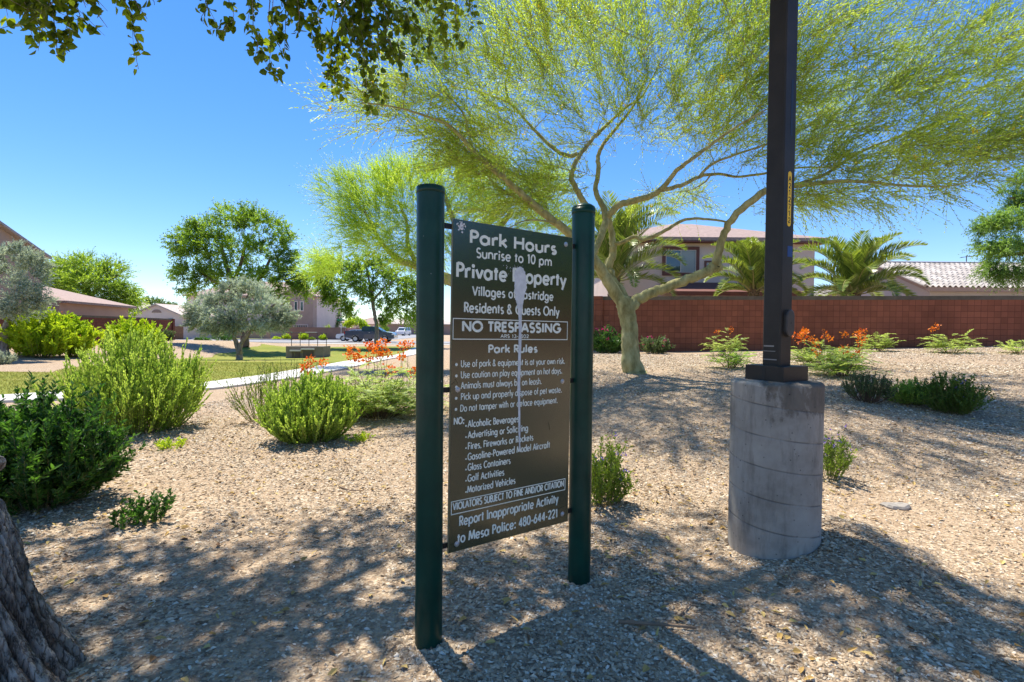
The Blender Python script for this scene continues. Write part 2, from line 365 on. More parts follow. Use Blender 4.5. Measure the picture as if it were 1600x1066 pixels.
M['acacia'] = leafmat('feathery acacia leaves', (.13, .22, .028), (.42, .55, .08), 0.45, (1.6, 1.6, .8))
M['rightleaf'] = leafmat('bright feathery leaves', (.08, .16, .03), (.28, .42, .10), 0.45, (1.6, 1.6, .9))
M['sh_dark'] = leafmat('shrub dark leaves', (.022, .07, .016), (.11, .24, .04), 0.35, (1.6, 1.7, .8), 0.4, 0.4)
M['sh_lime'] = leafmat('shrub lime leaves', (.12, .20, .025), (.31, .40, .055), 0.42, (1.4, 1.4, .8))
M['sh_mid'] = leafmat('shrub green leaves', (.15, .27, .035), (.50, .62, .15), 0.47, (1.5, 1.5, .8))
M['sh_yel'] = leafmat('shrub yellow green leaves', (.22, .36, .018), (.58, .68, .04), 0.42, (1.4, 1.4, .8))
M['sh_grey'] = leafmat('shrub dull leaves', (.08, .12, .05), (.20, .26, .11), 0.3, (1.3, 1.4, .9))
M['fern'] = leafmat('ferny leaves', (.17, .28, .05), (.52, .60, .19), 0.42, (1.4, 1.4, .8))
M['palm'] = leafmat('palm leaflets', (.09, .15, .025), (.38, .46, .09), 0.3, (1.5, 1.5, .7), 0.35, 0.5)
M['rachis'] = plain('palm midrib', (.36, .32, .11), 0.6, 0.1, 5)
M['stem'] = plain('green brown stem', (.17, .16, .06), 0.8, 0.25, 8)
M['stemred'] = plain('brown stem', (.14, .085, .055), 0.85, 0.25, 8)
M['fl_orange'] = leafmat('orange petals', (.75, .10, .01), (.85, .30, .01), 0.3, (1.2, 1.2, 1.0))
M['fl_purple'] = leafmat('violet petals', (.12, .06, .45), (.33, .22, .70), 0.3, (1.2, 1.2, 1.2))
M['fl_magenta'] = leafmat('magenta petals', (.45, .01, .12), (.70, .03, .22), 0.3, (1.2, 1.2, 1.2))
M['fl_yellow'] = leafmat('yellow petals', (.80, .55, .02), (.90, .70, .04), 0.3, (1.2, 1.2, 1.0))
# ---------------------------------------------------------------- setting: ground, lawn, path, street
def axis(segs):
    out = []
    for a, b, st in segs: out += list(np.arange(a, b, st))
    return np.array(out + [segs[-1][1]])
def sheet(name, xs, ys, mat, zf, kind='structure', mask=None):
    X, Y = np.meshgrid(xs, ys); Z = zf(X, Y); nx = len(xs)
    mb = MB(); V = np.stack([X, Y, Z], -1).reshape(-1, 3)
    i = np.arange(len(ys) - 1)[:, None] * nx; j = np.arange(nx - 1)[None, :]
    F = np.stack([i + j, i + j + 1, i + nx + j + 1, i + nx + j], -1).reshape(-1, 4)
    if mask is not None:
        F = F[mask(V[F].mean(1))]
    mb.add(V, F); o = mb.build(name, mat, smooth=True); tag(o, kind=kind); return o
xs = axis([(-2500, -200, 230), (-200, -60, 10), (-60, -14, 1.0), (-14, 14, 0.16), (14, 60, 1.0), (60, 200, 10), (200, 2500, 230)])
ys = axis([(-300, -20, 40), (-20, -2, 1.0), (-2, 14, 0.16), (14, 70, 0.7), (70, 200, 6), (200, 3800, 240)])
sheet('ground', xs, ys, M['ground'], gzv)

def ribbon(name, pts, wid, mat, lift=0.012, th=0.0, sub=12):
    p = np.asarray(pts, float)
    t = np.linspace(0, len(p) - 1, (len(p) - 1) * sub + 1); P = []
    for q in t:
        i = min(int(q), len(p) - 2); f = q - i
        a, b, c, d = p[max(i - 1, 0)], p[i], p[i + 1], p[min(i + 2, len(p) - 1)]
        P.append(0.5 * ((2 * b) + (c - a) * f + (2 * a - 5 * b + 4 * c - d) * f * f + (3 * b - a - 3 * c + d) * f ** 3))
    P = np.array(P); T = np.gradient(P, axis=0); T /= np.linalg.norm(T, axis=1)[:, None]; N = np.stack([-T[:, 1], T[:, 0]], 1)
    k = 6; V = []
    for s in np.linspace(-0.5, 0.5, k):
        q = P + N * wid * s; V.append(np.stack([q[:, 0], q[:, 1], gzv(q[:, 0], q[:, 1]) + lift], 1))
    V = np.array(V); n = len(P); mb = MB()
    i = np.arange(k - 1)[:, None] * n; j = np.arange(n - 1)[None, :]
    mb.add(V.reshape(-1, 3), np.stack([i + j, i + j + 1, i + n + j + 1, i + n + j], -1).reshape(-1, 4))
    for e in (0, k - 1):
        b_ = V[e].copy(); b_[:, 2] -= lift + 0.1
        j = np.arange(n - 1)
        mb.add(np.vstack([V[e], b_]), np.stack([j, j + n, j + n + 1, j + 1], -1))
    o = mb.build(name, mat); tag(o, kind='structure'); return o, P
PATH = [(-19, 8.6), (-14, 9.2), (-10.8, 10.2), (-8.6, 11.9), (-7.5, 14), (-6.95, 18), (-6.9, 24), (-7.3, 34), (-7.9, 44), (-8.2, 53)]
_, PP = ribbon('path', PATH, 1.45, M['concrete'], 0.05)
# score joints in the path
jm = MB(); d = np.cumsum(np.r_[0, np.linalg.norm(np.diff(PP, axis=0), axis=1)])
for s in np.arange(0.8, d[-1], 1.5):
    i = np.searchsorted(d, s); i = min(max(i, 1), len(PP) - 1); t = PP[i] - PP[i - 1]; t /= np.linalg.norm(t); n = np.array([-t[1], t[0]])
    q = [PP[i] + n * .72 + t * .008, PP[i] - n * .72 + t * .008, PP[i] - n * .72 - t * .008, PP[i] + n * .72 - t * .008]
    jm.poly([(a[0], a[1], gz(*a) + 0.056) for a in q])
tag(jm.build('path_joint', plain('dark joint', (.22, .2, .18), 0.9)), kind='structure')  # plain dark grey strips for the scored joints
# lawn: left of the path inside a smooth outline
def pathx(y): return np.interp(y, PP[:, 1], PP[:, 0])
def lawnmask(c):
    x, y = c[:, 0], c[:, 1]
    near = np.where(x > -10.8, x < pathx(y) - 0.2, y > np.interp(x, PP[::-1, 0][np.argsort(PP[::-1, 0])], PP[::-1, 1][np.argsort(PP[::-1, 0])]) + 0.2) if False else (x < pathx(y) - 0.3)
    near = near & ((x > -11) | (y > 10.3))
    edge = np.interp(y, [9, 15.6, 16.6, 20, 29.5, 38, 50], [-30, -30, -15.0, -16.2, -19.6, -21.5, -23]) + .25 * np.sin(y * 1.3)
    strip = (y < 17.5 + 0.6 * np.sin(x * .5)) & (x > -24) & (x <= -19)
    top = y < 47 + 1.0 * np.sin(x * .4)
    return near & top & (x > edge)
sheet('lawn', axis([(-26, -5.4, 0.16)]), axis([(9.2, 49, 0.16)]), M['lawn'], lambda x, y: gzv(x, y) + 0.022, mask=lawnmask)
def flat(name, x0, x1, y0, y1, mat, lift, nx=24, ny=8):
    return sheet(name, np.linspace(x0, x1, nx), np.linspace(y0, y1, ny), mat, lambda x, y: gzv(x, y) + lift)
flat('sidewalk', -60, 40, 52.4, 54.0, M['paleconc'], 0.03, 80, 4)
flat('road', -90, 70, 54.3, 65.0, M['asphalt'], 0.016, 120, 12)
flat('street', -27, -17, 65, 130, M['asphalt'], 0.02, 8, 40)
flat('driveway', -47, -41.5, 65, 74.7, M['paleconc'], 0.022, 6, 8)
flat('verge', -40.5, -34.5, 65.6, 71.5, M['lawn'], 0.03, 10, 6)
kb = MB()
for (a, b_, y) in ((-60, 40, 54.05), (-90, -28, 65.05)):
    xx = np.linspace(a, b_, 40)
    for i in range(39):
        z = gz((xx[i] + xx[i + 1]) / 2, y); kb.box(xx[i], xx[i + 1], y, y + 0.22, z - 0.1, z + 0.13)
tag(kb.build('kerb', M['paleconc']), kind='structure')

# gravel chips, leaf litter, grass blades ----------------------------------
rg = np.random.default_rng(7)
def chips(name, N, mat, smin, smax, flat_, tfun, region):
    x, y = region(N); n = len(x)
    base = np.array([[1, 0, 0], [.3, .8, .1], [-.9, .45, 0], [-.7, -.6, .05], [.35, -.85, 0], [.05, .1, .8], [-.1, -.05, -.5]])
    F = np.array([[0, 1, 5], [1, 2, 5], [2, 3, 5], [3, 4, 5], [4, 0, 5], [1, 0, 6], [2, 1, 6], [3, 2, 6], [4, 3, 6], [0, 4, 6]])
    B = base[None] * (1 + rg.normal(0, .22, (n, 7, 3)))
    s = smin + (smax - smin) * rg.random(n) ** 2.2
    dist = np.hypot(x, y); s = s * (1 + np.clip(dist - 3.5, 0, 12) * 0.09)
    sc = np.stack([s * (.8 + .5 * rg.random(n)), s * (.45 + .4 * rg.random(n)), s * flat_ * (.6 + .8 * rg.random(n))], 1)
    V = B * sc[:, None, :]
    a = rg.random(n) * 2 * math.pi; tx = rg.normal(0, .22, n)
    c, s_ = np.cos(tx)[:, None], np.sin(tx)[:, None]
    V[..., 1], V[..., 2] = V[..., 1] * c - V[..., 2] * s_, V[..., 1] * s_ + V[..., 2] * c
    c, s_ = np.cos(a)[:, None], np.sin(a)[:, None]
    V[..., 0], V[..., 1] = V[..., 0] * c - V[..., 1] * s_, V[..., 0] * s_ + V[..., 1] * c
    P = np.stack([x, y, gzv(x, y) + sc[:, 2] * .25], 1); V = V + P[:, None]
    mb = MB(); mb.add(V.reshape(-1, 3), (np.arange(n)[:, None, None] * 7 + F[None]).reshape(-1, 3), np.repeat(tfun(n), 7))
    o = mb.build(name, mat); tag(o, kind='stuff'); return o
def wedge(y0, y1, pw):
    def f(N):
        y = y0 + (y1 - y0) * rg.random(N) ** pw; x = (rg.random(N) * 2 - 1) * (y * 1.12 + .4)
        d = np.array([mnoise.noise((a * .5, b * .5, 3.1)) for a, b in zip(x[::1], y[::1])])
        keep = (rg.random(N) < np.clip(.72 + 1.1 * d, .22, 1)) & ((x > -6.1) | (y < 9.0)) & (y < 17) & (np.hypot(x - 1.709, y - 3.303) > .285)
        return x[keep], y[keep]
    return f
o = chips('gravel', 430000, M['chips'], .005, .0155, .62, lambda n: np.clip(rg.beta(1.7, 1.5, n), 0, .96) + (rg.random(n) < .03) * .04, wedge(1.4, 19, 1.55))
tag(o, 'pale angular gravel chips strewn over the ground between the shrubs', 'gravel')
# chips heaped against the posts, the footing and the trunk
def heaps(N):
    X, Y = [], []
    for cx, cy, r, w_ in ((1.709, 3.303, .275, .10), (-.363, 2.255, .062, .06), (.378, 2.805, .063, .06)):
        a = rg.random(N) * 6.2832; d = r + np.abs(rg.normal(0, w_, N)); X.append(cx + d * np.cos(a)); Y.append(cy + d * np.sin(a))
    return np.concatenate(X), np.concatenate(Y)
o = chips('gravel', 900, M['chips'], .007, .02, .6, lambda n: np.clip(rg.beta(2.2, 1.9, n), 0, .96), heaps)
tag(o, 'loose gravel chips gathered round the sign posts and concrete footing', 'gravel')
def litter(N, y0, y1):
    x, y = wedge(y0, y1, .7)(N); n = len(x); mb = MB()
    P = np.stack([x, y, gzv(x, y) + .012], 1); a = rg.random(n) * 6.28
    D = np.stack([np.cos(a), np.sin(a), rg.normal(0, .25, n)], 1); Nn = np.stack([rg.normal(0, .35, n), rg.normal(0, .35, n), np.ones(n)], 1)
    mb.leaves(P, D, Nn, .03 + .03 * rg.random(n), .012 + .016 * rg.random(n), rg.random(n), 'leaf', .3)
    o = mb.build('leaf_litter', M['litter']); tag(o, 'dry yellow and brown fallen leaves and pods scattered on the gravel', 'leaf litter', kind='stuff')
litter(5200, 1.5, 8.5)
x = -21 + 15 * rg.random(70000); y = 9.4 + 13 * rg.random(70000) ** 1.3
k = lawnmask(np.stack([x, y], 1)); x, y = x[k], y[k]; n = len(x); mb = MB()
mb.leaves(np.stack([x, y, gzv(x, y) + .02], 1), np.stack([rg.normal(0, .5, n), rg.normal(0, .5, n), np.ones(n)], 1), np.stack([rg.normal(0, 1, n), rg.normal(0, 1, n), .2 * np.ones(n)], 1), .03 + .035 * rg.random(n), .012, rg.random(n), 'tri')
o = mb.build('grass', M['grassblade']); tag(o, 'short mown yellow green grass beside the curving path', 'grass', kind='stuff')

# ---------------------------------------------------------------- stroke lettering (geometric sans)
XH = .64
GL = {}
def g(ch, adv, *st): GL[ch] = (adv, st)
def A_(cx, cy, rx, ry, a0=0, a1=360): return ('A', cx, cy, rx, ry, a0, a1)
def L_(*p): return ('L', p)
bw = lambda cx: A_(cx, .32, .27, .32)
g('a', .72, bw(.32), L_((.6, 0), (.6, XH))); g('b', .72, L_((.07, 0), (.07, 1.05)), bw(.36)); g('c', .58, A_(.34, .32, .27, .32, 48, 312)); g('d', .72, bw(.32), L_((.6, 0), (.6, 1.05)))
g('e', .68, A_(.33, .32, .27, .32, 0, 318), L_((.07, .32), (.6, .32))); g('f', .36, L_((.17, 0), (.17, .85)), A_(.34, .85, .17, .2, 95, 180), L_((.0, XH), (.36, XH)))
g('g', .72, bw(.32), L_((.6, XH), (.6, -.08)), A_(.33, -.08, .27, .22, 195, 360)); g('h', .64, L_((.07, 0), (.07, 1.05)), A_(.31, .38, .24, .26, 0, 170), L_((.55, 0), (.55, .38)))
g('i', .24, L_((.12, 0), (.12, XH)), ('D', .12, .86)); g('k', .56, L_((.07, 0), (.07, 1.05)), L_((.5, XH), (.1, .28)), L_((.2, .38), (.53, 0))); g('l', .24, L_((.12, 0), (.12, 1.05)))
g('m', 1.0, L_((.07, 0), (.07, XH)), A_(.28, .40, .21, .24, 0, 170), L_((.49, 0), (.49, .40)), A_(.70, .40, .21, .24, 0, 170), L_((.91, 0), (.91, .40)))
g('n', .64, L_((.07, 0), (.07, XH)), A_(.31, .38, .24, .26, 0, 170), L_((.55, 0), (.55, .38))); g('o', .68, bw(.34)); g('p', .72, L_((.07, -.32), (.07, XH)), bw(.36)); g('q', .72, bw(.32), L_((.6, -.32), (.6, XH)))
g('r', .42, L_((.07, 0), (.07, XH)), A_(.31, .36, .24, .27, 65, 170)); g('s', .48, A_(.24, .47, .15, .165, 40, 270), A_(.24, .155, .17, .155, -140, 90)); g('t', .36, L_((.17, 0), (.17, .88)), L_((.0, XH), (.34, XH)))
g('u', .64, L_((.07, XH), (.07, .26)), A_(.31, .26, .24, .26, 180, 360), L_((.55, XH), (.55, .0))); g('v', .58, L_((.03, XH), (.29, .02)), L_((.55, XH), (.29, .02))); g('w', .86, L_((.03, XH), (.22, .02)), L_((.43, XH), (.22, .02)), L_((.43, XH), (.64, .02)), L_((.83, XH), (.64, .02)))
g('y', .58, L_((.03, XH), (.29, .04)), L_((.55, XH), (.2, -.32))); g('z', .52, L_((.05, .6), (.45, .6)), L_((.45, .6), (.05, .04)), L_((.05, .04), (.47, .04)))
g('A', .76, L_((.03, 0), (.38, .98)), L_((.73, 0), (.38, .98)), L_((.16, .33), (.60, .33))); g('B', .62, L_((.08, 0), (.08, 1)), L_((.08, .96), (.3, .96)), A_(.3, .75, .2, .21, -90, 90), L_((.08, .54), (.3, .54)), A_(.3, .29, .26, .25, -90, 90), L_((.08, .04), (.3, .04)))
g('C', .80, A_(.48, .5, .40, .48, 45, 315)); g('D', .76, L_((.08, 0), (.08, 1)), L_((.08, .96), (.28, .96)), A_(.28, .5, .40, .46, -90, 90), L_((.08, .04), (.28, .04))); g('E', .54, L_((.08, 0), (.08, 1)), L_((.08, .95), (.48, .95)), L_((.08, .52), (.44, .52)), L_((.08, .05), (.48, .05)))
g('F', .52, L_((.08, 0), (.08, 1)), L_((.08, .95), (.48, .95)), L_((.08, .52), (.44, .52))); g('G', .88, A_(.48, .5, .40, .48, 42, 360), L_((.52, .46), (.88, .46))); g('H', .76, L_((.08, 0), (.08, 1)), L_((.68, 0), (.68, 1)), L_((.08, .52), (.68, .52))); g('I', .24, L_((.12, 0), (.12, 1)))
g('J', .44, L_((.34, 1), (.34, .22)), A_(.18, .22, .16, .22, 200, 360)); g('L', .48, L_((.08, 0), (.08, 1)), L_((.08, .05), (.45, .05))); g('M', .94, L_((.05, 0), (.17, .98)), L_((.17, .98), (.47, .08)), L_((.77, .98), (.47, .08)), L_((.89, 0), (.77, .98))); g('N', .80, L_((.08, 0), (.08, 1)), L_((.08, .97), (.72, .03)), L_((.72, 0), (.72, 1)))
g('O', .96, A_(.48, .5, .42, .48)); g('P', .58, L_((.08, 0), (.08, 1)), L_((.08, .95), (.28, .95)), A_(.28, .71, .24, .24, -90, 90), L_((.08, .47), (.28, .47))); g('R', .60, L_((.08, 0), (.08, 1)), L_((.08, .95), (.28, .95)), A_(.28, .71, .24, .24, -90, 90), L_((.08, .47), (.28, .47)), L_((.26, .47), (.55, 0)))
g('S', .58, A_(.29, .73, .21, .24, 35, 270), A_(.29, .25, .23, .24, -145, 90)); g('T', .54, L_((.27, 0), (.27, 1)), L_((.02, .95), (.52, .95))); g('U', .72, L_((.08, 1), (.08, .3)), A_(.36, .3, .28, .29, 180, 360), L_((.64, 1), (.64, .3))); g('V', .72, L_((.03, 1), (.36, .02)), L_((.69, 1), (.36, .02)))
g('0', .62, A_(.31, .5, .25, .48)); g('1', .40, L_((.24, 0), (.24, 1)), L_((.06, .82), (.24, .96))); g('2', .60, A_(.30, .72, .23, .25, -35, 165), L_((.48, .58), (.07, .06)), L_((.07, .05), (.54, .05))); g('3', .58, A_(.27, .74, .2, .23, -90, 140), A_(.27, .27, .24, .25, -140, 90)); g('4', .62, L_((.44, 0), (.44, 1)), L_((.44, .97), (.05, .28)), L_((.04, .27), (.58, .27)))
g('5', .58, L_((.16, .95), (.5, .95)), L_((.16, .97), (.11, .56)), A_(.27, .32, .24, .30, -150, 130)); g('6', .62, A_(.31, .30, .25, .28), L_((.09, .42), (.42, 1))); g('7', .56, L_((.04, .95), (.52, .95)), L_((.5, .95), (.2, 0))); g('8', .60, A_(.30, .75, .19, .22), A_(.30, .27, .24, .26))
g('&', .78, A_(.33, .77, .16, .19, -40, 220), L_((.21, .66), (.70, 0)), A_(.30, .25, .24, .24, 70, 350), L_((.20, .47), (.40, .60))); g('-', .36, L_((.05, .36), (.31, .36))); g('.', .24, ('D', .12, .06)); g(',', .24, L_((.15, .10), (.07, -.12))); g(':', .24, ('D', .12, .06), ('D', .12, .58)); g('/', .46, L_((.03, -.08), (.43, 1.04))); g(' ', .32)
def stroke(mb, P, w, xf, lev):
    P = np.asarray(P, float); T = np.gradient(P, axis=0); T /= np.linalg.norm(T, axis=1)[:, None]; N = np.stack([-T[:, 1], T[:, 0]], 1) * w / 2
    n = len(P); V = np.vstack([P + N, P - N]); V = xf(V, lev); j = np.arange(n - 1)
    mb.add(V, np.stack([j, j + n, j + n + 1, j + 1], -1))
def text(mb, s, u0, u1, v, h, w, xf, fit=True):
    """letters between u0 and u1 (metres) on baseline v, cap height h, stroke w"""
    tr = .09 if len(s) > 1 else 0; nat = sum(GL[c][0] + tr for c in s) - tr; sx = (u1 - u0) / nat if fit else h; x = u0
    for c in s:
        adv, st = GL[c]
        for lev, q in enumerate(st):
            if q[0] == 'L': P = np.array(q[1]); 
            elif q[0] == 'A':
                a = np.radians(np.linspace(q[5], q[6], max(6, int(abs(q[6] - q[5]) / 15)))); P = np.stack([q[1] + q[3] * np.cos(a), q[2] + q[4] * np.sin(a)], 1)
            else:
                a = np.linspace(0, 2 * math.pi, 11)[:-1]; c0 = np.array([x + q[1] * sx, v + q[2] * h]); r = w * .66
                V = xf(np.stack([c0[0] + r * np.cos(a), c0[1] + r * np.sin(a)], 1), lev); mb.poly(V); continue
            stroke(mb, np.stack([x + P[:, 0] * sx, v + P[:, 1] * h], 1), w, xf, lev)
        x += (adv + tr) * sx
def rectframe(mb, u0, u1, v0, v1, w, xf):
    for a in (((u0, v0 + w / 2), (u1, v0 + w / 2)), ((u0, v1 - w / 2), (u1, v1 - w / 2)), ((u0 + w / 2, v0 + w), (u0 + w / 2, v1 - w)), ((u1 - w / 2, v0 + w), (u1 - w / 2, v1 - w))): stroke(mb, a, w, xf, 0)

# ---------------------------------------------------------------- park sign
PL = at(703, 604, 2.32); PR = at(890, 590, 2.745)
e = np.array([PR[0] - PL[0], PR[1] - PL[1], 0]); SW = np.linalg.norm(e); e /= SW; nrm = np.array([e[1], -e[0], 0])
Z0, Z1 = 0.372, 1.896; TL = R(.5); O0 = np.array([PL[0], PL[1], 0.0]); TH = 0.012
S0 = np.array([PL[0], PL[1], gz(PL[0], PL[1])])
sign = thing('park_sign', 'dark green park rules sign panel bolted between two round green posts', 'sign', S0)
def SP(u, v, d=0.0):
    v = v - 1.1
    return O0 + e * (u * math.cos(TL) + v * math.sin(TL)) + np.array([0, 0, 1]) * (v * math.cos(TL) - u * math.sin(TL) + 1.1) + nrm * d - S0
def uv(px, py):
    d = ray(px, py); o = np.array([0, 0, CAMZ]); t = ((O0 + nrm * TH / 2 - o) @ nrm) / (d @ nrm); p = o + d * t; a, b_ = (p - O0) @ e, p[2] - 1.1
    return a * math.cos(TL) - b_ * math.sin(TL), b_ * math.cos(TL) + a * math.sin(TL) + 1.1
def sbox(mb, u0, u1, v0, v1, d0, d1, **k):
    v = np.array([SP(u, vv, d) for d in (d0, d1) for vv in (v0, v1) for u in (u0, u1)])
    mb.add(v, [[0, 1, 3, 2], [4, 6, 7, 5], [0, 4, 5, 1], [2, 3, 7, 6], [0, 2, 6, 4], [1, 5, 7, 3]], **k)
mb = MB(); sbox(mb, 0.0, SW, Z0, Z1, -TH / 2, TH / 2 - .001); mb.build('panel', M['panelback'], sign)
mb = MB(); sbox(mb, .002, SW - .002, Z0 + .002, Z1 - .002, TH / 2 - .0009, TH / 2); mb.build('panel_face', M['panel'], sign)
def xf(V, lev=0): 
    V = np.asarray(V); return np.array([SP(a, b_, TH / 2 + .0008 + lev * .00012) for a, b_ in V])
lt = MB()
LINES = [("Park Hours", 734, 379.2, 359.6, 869.5, .0085), ("Sunrise to 10 pm", 744, 402.3, 387.2, 862, .0050), ("Private Property", 713, 432.5, 409.9, 884, .0085), ("Villages of Eastridge", 738, 461.7, 447.4, 864.5, .0047), ("Residents & Guests Only", 725, 487.6, 472.3, 873.5, .0050),
 ("NO TRESPASSING", 722, 517.4, 502, 875.5, .0072), ("ARS 13-1502", 782, 527.9, 522.6, 826, .0022), ("Park Rules", 763, 551.2, 539.2, 839.5, .0056),
 ("Use of park & equipment is at your own risk.", 720, 573.6, 563.2, 882.5, .0031), ("Use caution on play equipment on hot days.", 720, 590.9, 580.4, 878, .0031), ("Animals must always be on leash.", 720, 607.8, 597.2, 846, .0031), ("Pick up and properly dispose of pet waste.", 720, 625, 614.6, 877.5, .0031), ("Do not tamper with or deface equipment.", 719, 643.4, 632.8, 871, .0031),
 ("NO:", 709, 663.6, 653.2, 725, .0042), ("Alcoholic Beverages", 731, 667.8, 657.2, 810.5, .0036), ("Advertising or Soliciting", 731, 685, 674.4, 825, .0036), ("Fires, Fireworks or Rockets", 731, 702.3, 691.8, 833, .0036), ("Gasoline-Powered Model Aircraft", 730.5, 719.3, 708.6, 859, .0036), ("Glass Containers", 730.5, 735.6, 725, 797.5, .0036), ("Golf Activities", 730.3, 752.9, 742.2, 787.6, .0036), ("Motorized Vehicles", 730, 770.2, 759.5, 805, .0036),
 ("VIOLATORS SUBJECT TO FINE AND/OR CITATION", 707.5, 797.5, 786.6, 880.6, .0042), ("Report Inappropriate Activity", 717.5, 821.8, 806.8, 872, .0046), ("to Mesa Police: 480-644-221", 714.5, 848.8, 834, 871, .0050)]
for s, xl, yb, yt, xr, wd in LINES:
    u0, v0 = uv(xl, yb); _, v1 = uv(xl, yt); dl = 0
    ub = 0.0
    # right end on the same height
    lo, hi = yb - 120, yb + 120
    for _ in range(40):
        mid = (lo + hi) / 2
        if uv(xr, mid)[1] > v0: lo = mid
        else: hi = mid
    u1 = uv(xr, lo)[0]
    text(lt, s, u0, u1, v0, v1 - v0, wd * (1.62 if wd > .0045 else 1.48), xf)
for px, py, r in [(713, 569.8, .007), (713, 587.6, .007), (713, 605, .007), (712.6, 622.5, .007), (712.3, 639.8, .007)] + [(728, y, .0042) for y in (665.6, 683, 700.3, 717.5, 733.8, 751.2, 768.8)]:
    u, v = uv(px, py); a = np.linspace(0, 6.283, 13)[:-1]; lt.poly(xf(np.stack([u + r * np.cos(a), v + r * np.sin(a)], 1)))
ua, va = uv(707, 530.7); ub, vb = uv(887, 502.7); rectframe(lt, ua, ub, va, vb, .004, xf)
ua, va = uv(704.3, 805.5); ub, vb = uv(883.3, 747.3); rectframe(lt, ua, ub, va, vb, .0042, xf)
lt.build('lettering', M['letter'], sign)
for q in ((704.3,805.5),(704.3,783.2),(883.3,747.3),(883,765),(707,496.8),(707,530.7),(887,502.7),(887,532.5),(703,342),(700,867),(891,372),(887,808)): print('UV',q,uv(*q))
# white run of bird dropping / paint
sm_ = MB(); pts = []
prof = [(813, 417, 1.5), (812.8, 420, 5.5), (812, 427, 8.6), (813.5, 440, 9), (813, 452, 9), (812, 463, 7.5), (812, 475, 5), (812.5, 490, 3), (812.5, 520, 2.2), (811.5, 560, 2.3), (810.5, 600, 2.2), (811, 640, 1.8), (811.5, 680, 1.4), (812, 712, .6)]
uvw = [(uv(a, b_)[0], uv(a, b_)[1], c / 800 * 2.55 * 1.25) for a, b_, c in prof]
rs = random.Random(4)
PPf = []
for i in range(len(uvw) - 1):
    for t in np.linspace(0, 1, 6)[:-1]:
        q = [uvw[i][k] * (1 - t) + uvw[i + 1][k] * t for k in range(3)]
        wv = q[2] * rs.uniform(.85, 1.12); PPf.append((q[0] + rs.uniform(-1, 1) * q[2] * .06, q[1], wv))
Lf = [(a - w_ / 1, b_) for a, b_, w_ in PPf]; Rt = [(a + w_ / 1, b_) for a, b_, w_ in PPf]; mid = [(a, b_) for a, b_, w_ in PPf]
n = len(PPf); ze = .0016
V = np.vstack([xf(Lf) , [SP(a, b_, TH / 2 + .0026) for a, b_ in mid], xf(Rt)]); V[:n] += nrm * .0006; V[2 * n:] += nrm * .0006; j = np.arange(n - 1)
sm_.add(V, np.concatenate([np.stack([j, j + n, j + n + 1, j + 1], -1), np.stack([j + n, j + 2 * n, j + 2 * n + 1, j + n + 1], -1)]))
for k in range(34):
    px, py = rs.gauss(800, 9), rs.gauss(421, 4); u, v = uv(px, py); r = rs.uniform(.0008, .0026); a = np.linspace(0, 6.28, 7)[:-1]
    sm_.poly([SP(u + r * math.cos(t), v + r * math.sin(t), TH / 2 + .0014) for t in a])
for k in range(46):
    px, py = rs.gauss(720, 3.6), rs.gauss(355, 3.4); u, v = uv(px, py); r = rs.uniform(.0015, .0055); a = np.linspace(0, 6.28, 7)[:-1]
    sm_.poly([SP(u + r * math.cos(t) * rs.uniform(.6, 1.3), v + r * math.sin(t) * rs.uniform(.6, 1.3), TH / 2 + .0012 + k * .00002) for t in a])
sm_.build('white_splash', M['white'], sign)
# scratch marks
scm = plain('scratch', (.10, .075, .03), .7)
for (a, b_, c, d_) in [(857, 660, 859, 672), (796, 711, 797, 722), (711, 592, 716, 600), (706, 601, 711, 596), (868, 797, 884, 791), (704, 852, 711, 848)]:
    sc_ = MB(); p, q = uv(a, b_), uv(c, d_); stroke(sc_, [p, q], .0022, xf, 1); sc_.build('scratch', scm, sign)
# posts
def post(px, Y, ztop, r, dome):
    p = at(px, 600, Y); g0 = gz(p[0], p[1]); mb = MB(); c = (p[0] - S0[0], p[1] - S0[1], -S0[2])
    mb.lathe([(r, g0 - .3), (r, ztop - .02)], c, 40)
    po = mb.build('post', M['postpaint'], sign, smooth=True)
    cp = MB(); rr = r + (.0035 if dome else .0015)
    hgt = .035 if dome else .012
    cp.lathe([(r - .001, ztop - .035), (rr, ztop - .034), (rr, ztop - .008)] + [(rr * math.cos(t), ztop - .008 + hgt * math.sin(t)) for t in np.linspace(0, 1.55, 9)] + [(0.0005, ztop - .008 + hgt)], c, 40)
    cp.build('cap', M['postpaint'], po, smooth=True)
    return p
pl_ = post(671.5, 2.255, 2.02, .0605, False); pr_ = post(908.5, 2.805, 2.06, .0615, True)
dpl = (pl_ - O0) @ e; dpr = (pr_ - O0) @ e
BOLTS = [(719, 355), (884, 382), (715, 609), (878.5, 596), (713.5, 850), (878.5, 803)]
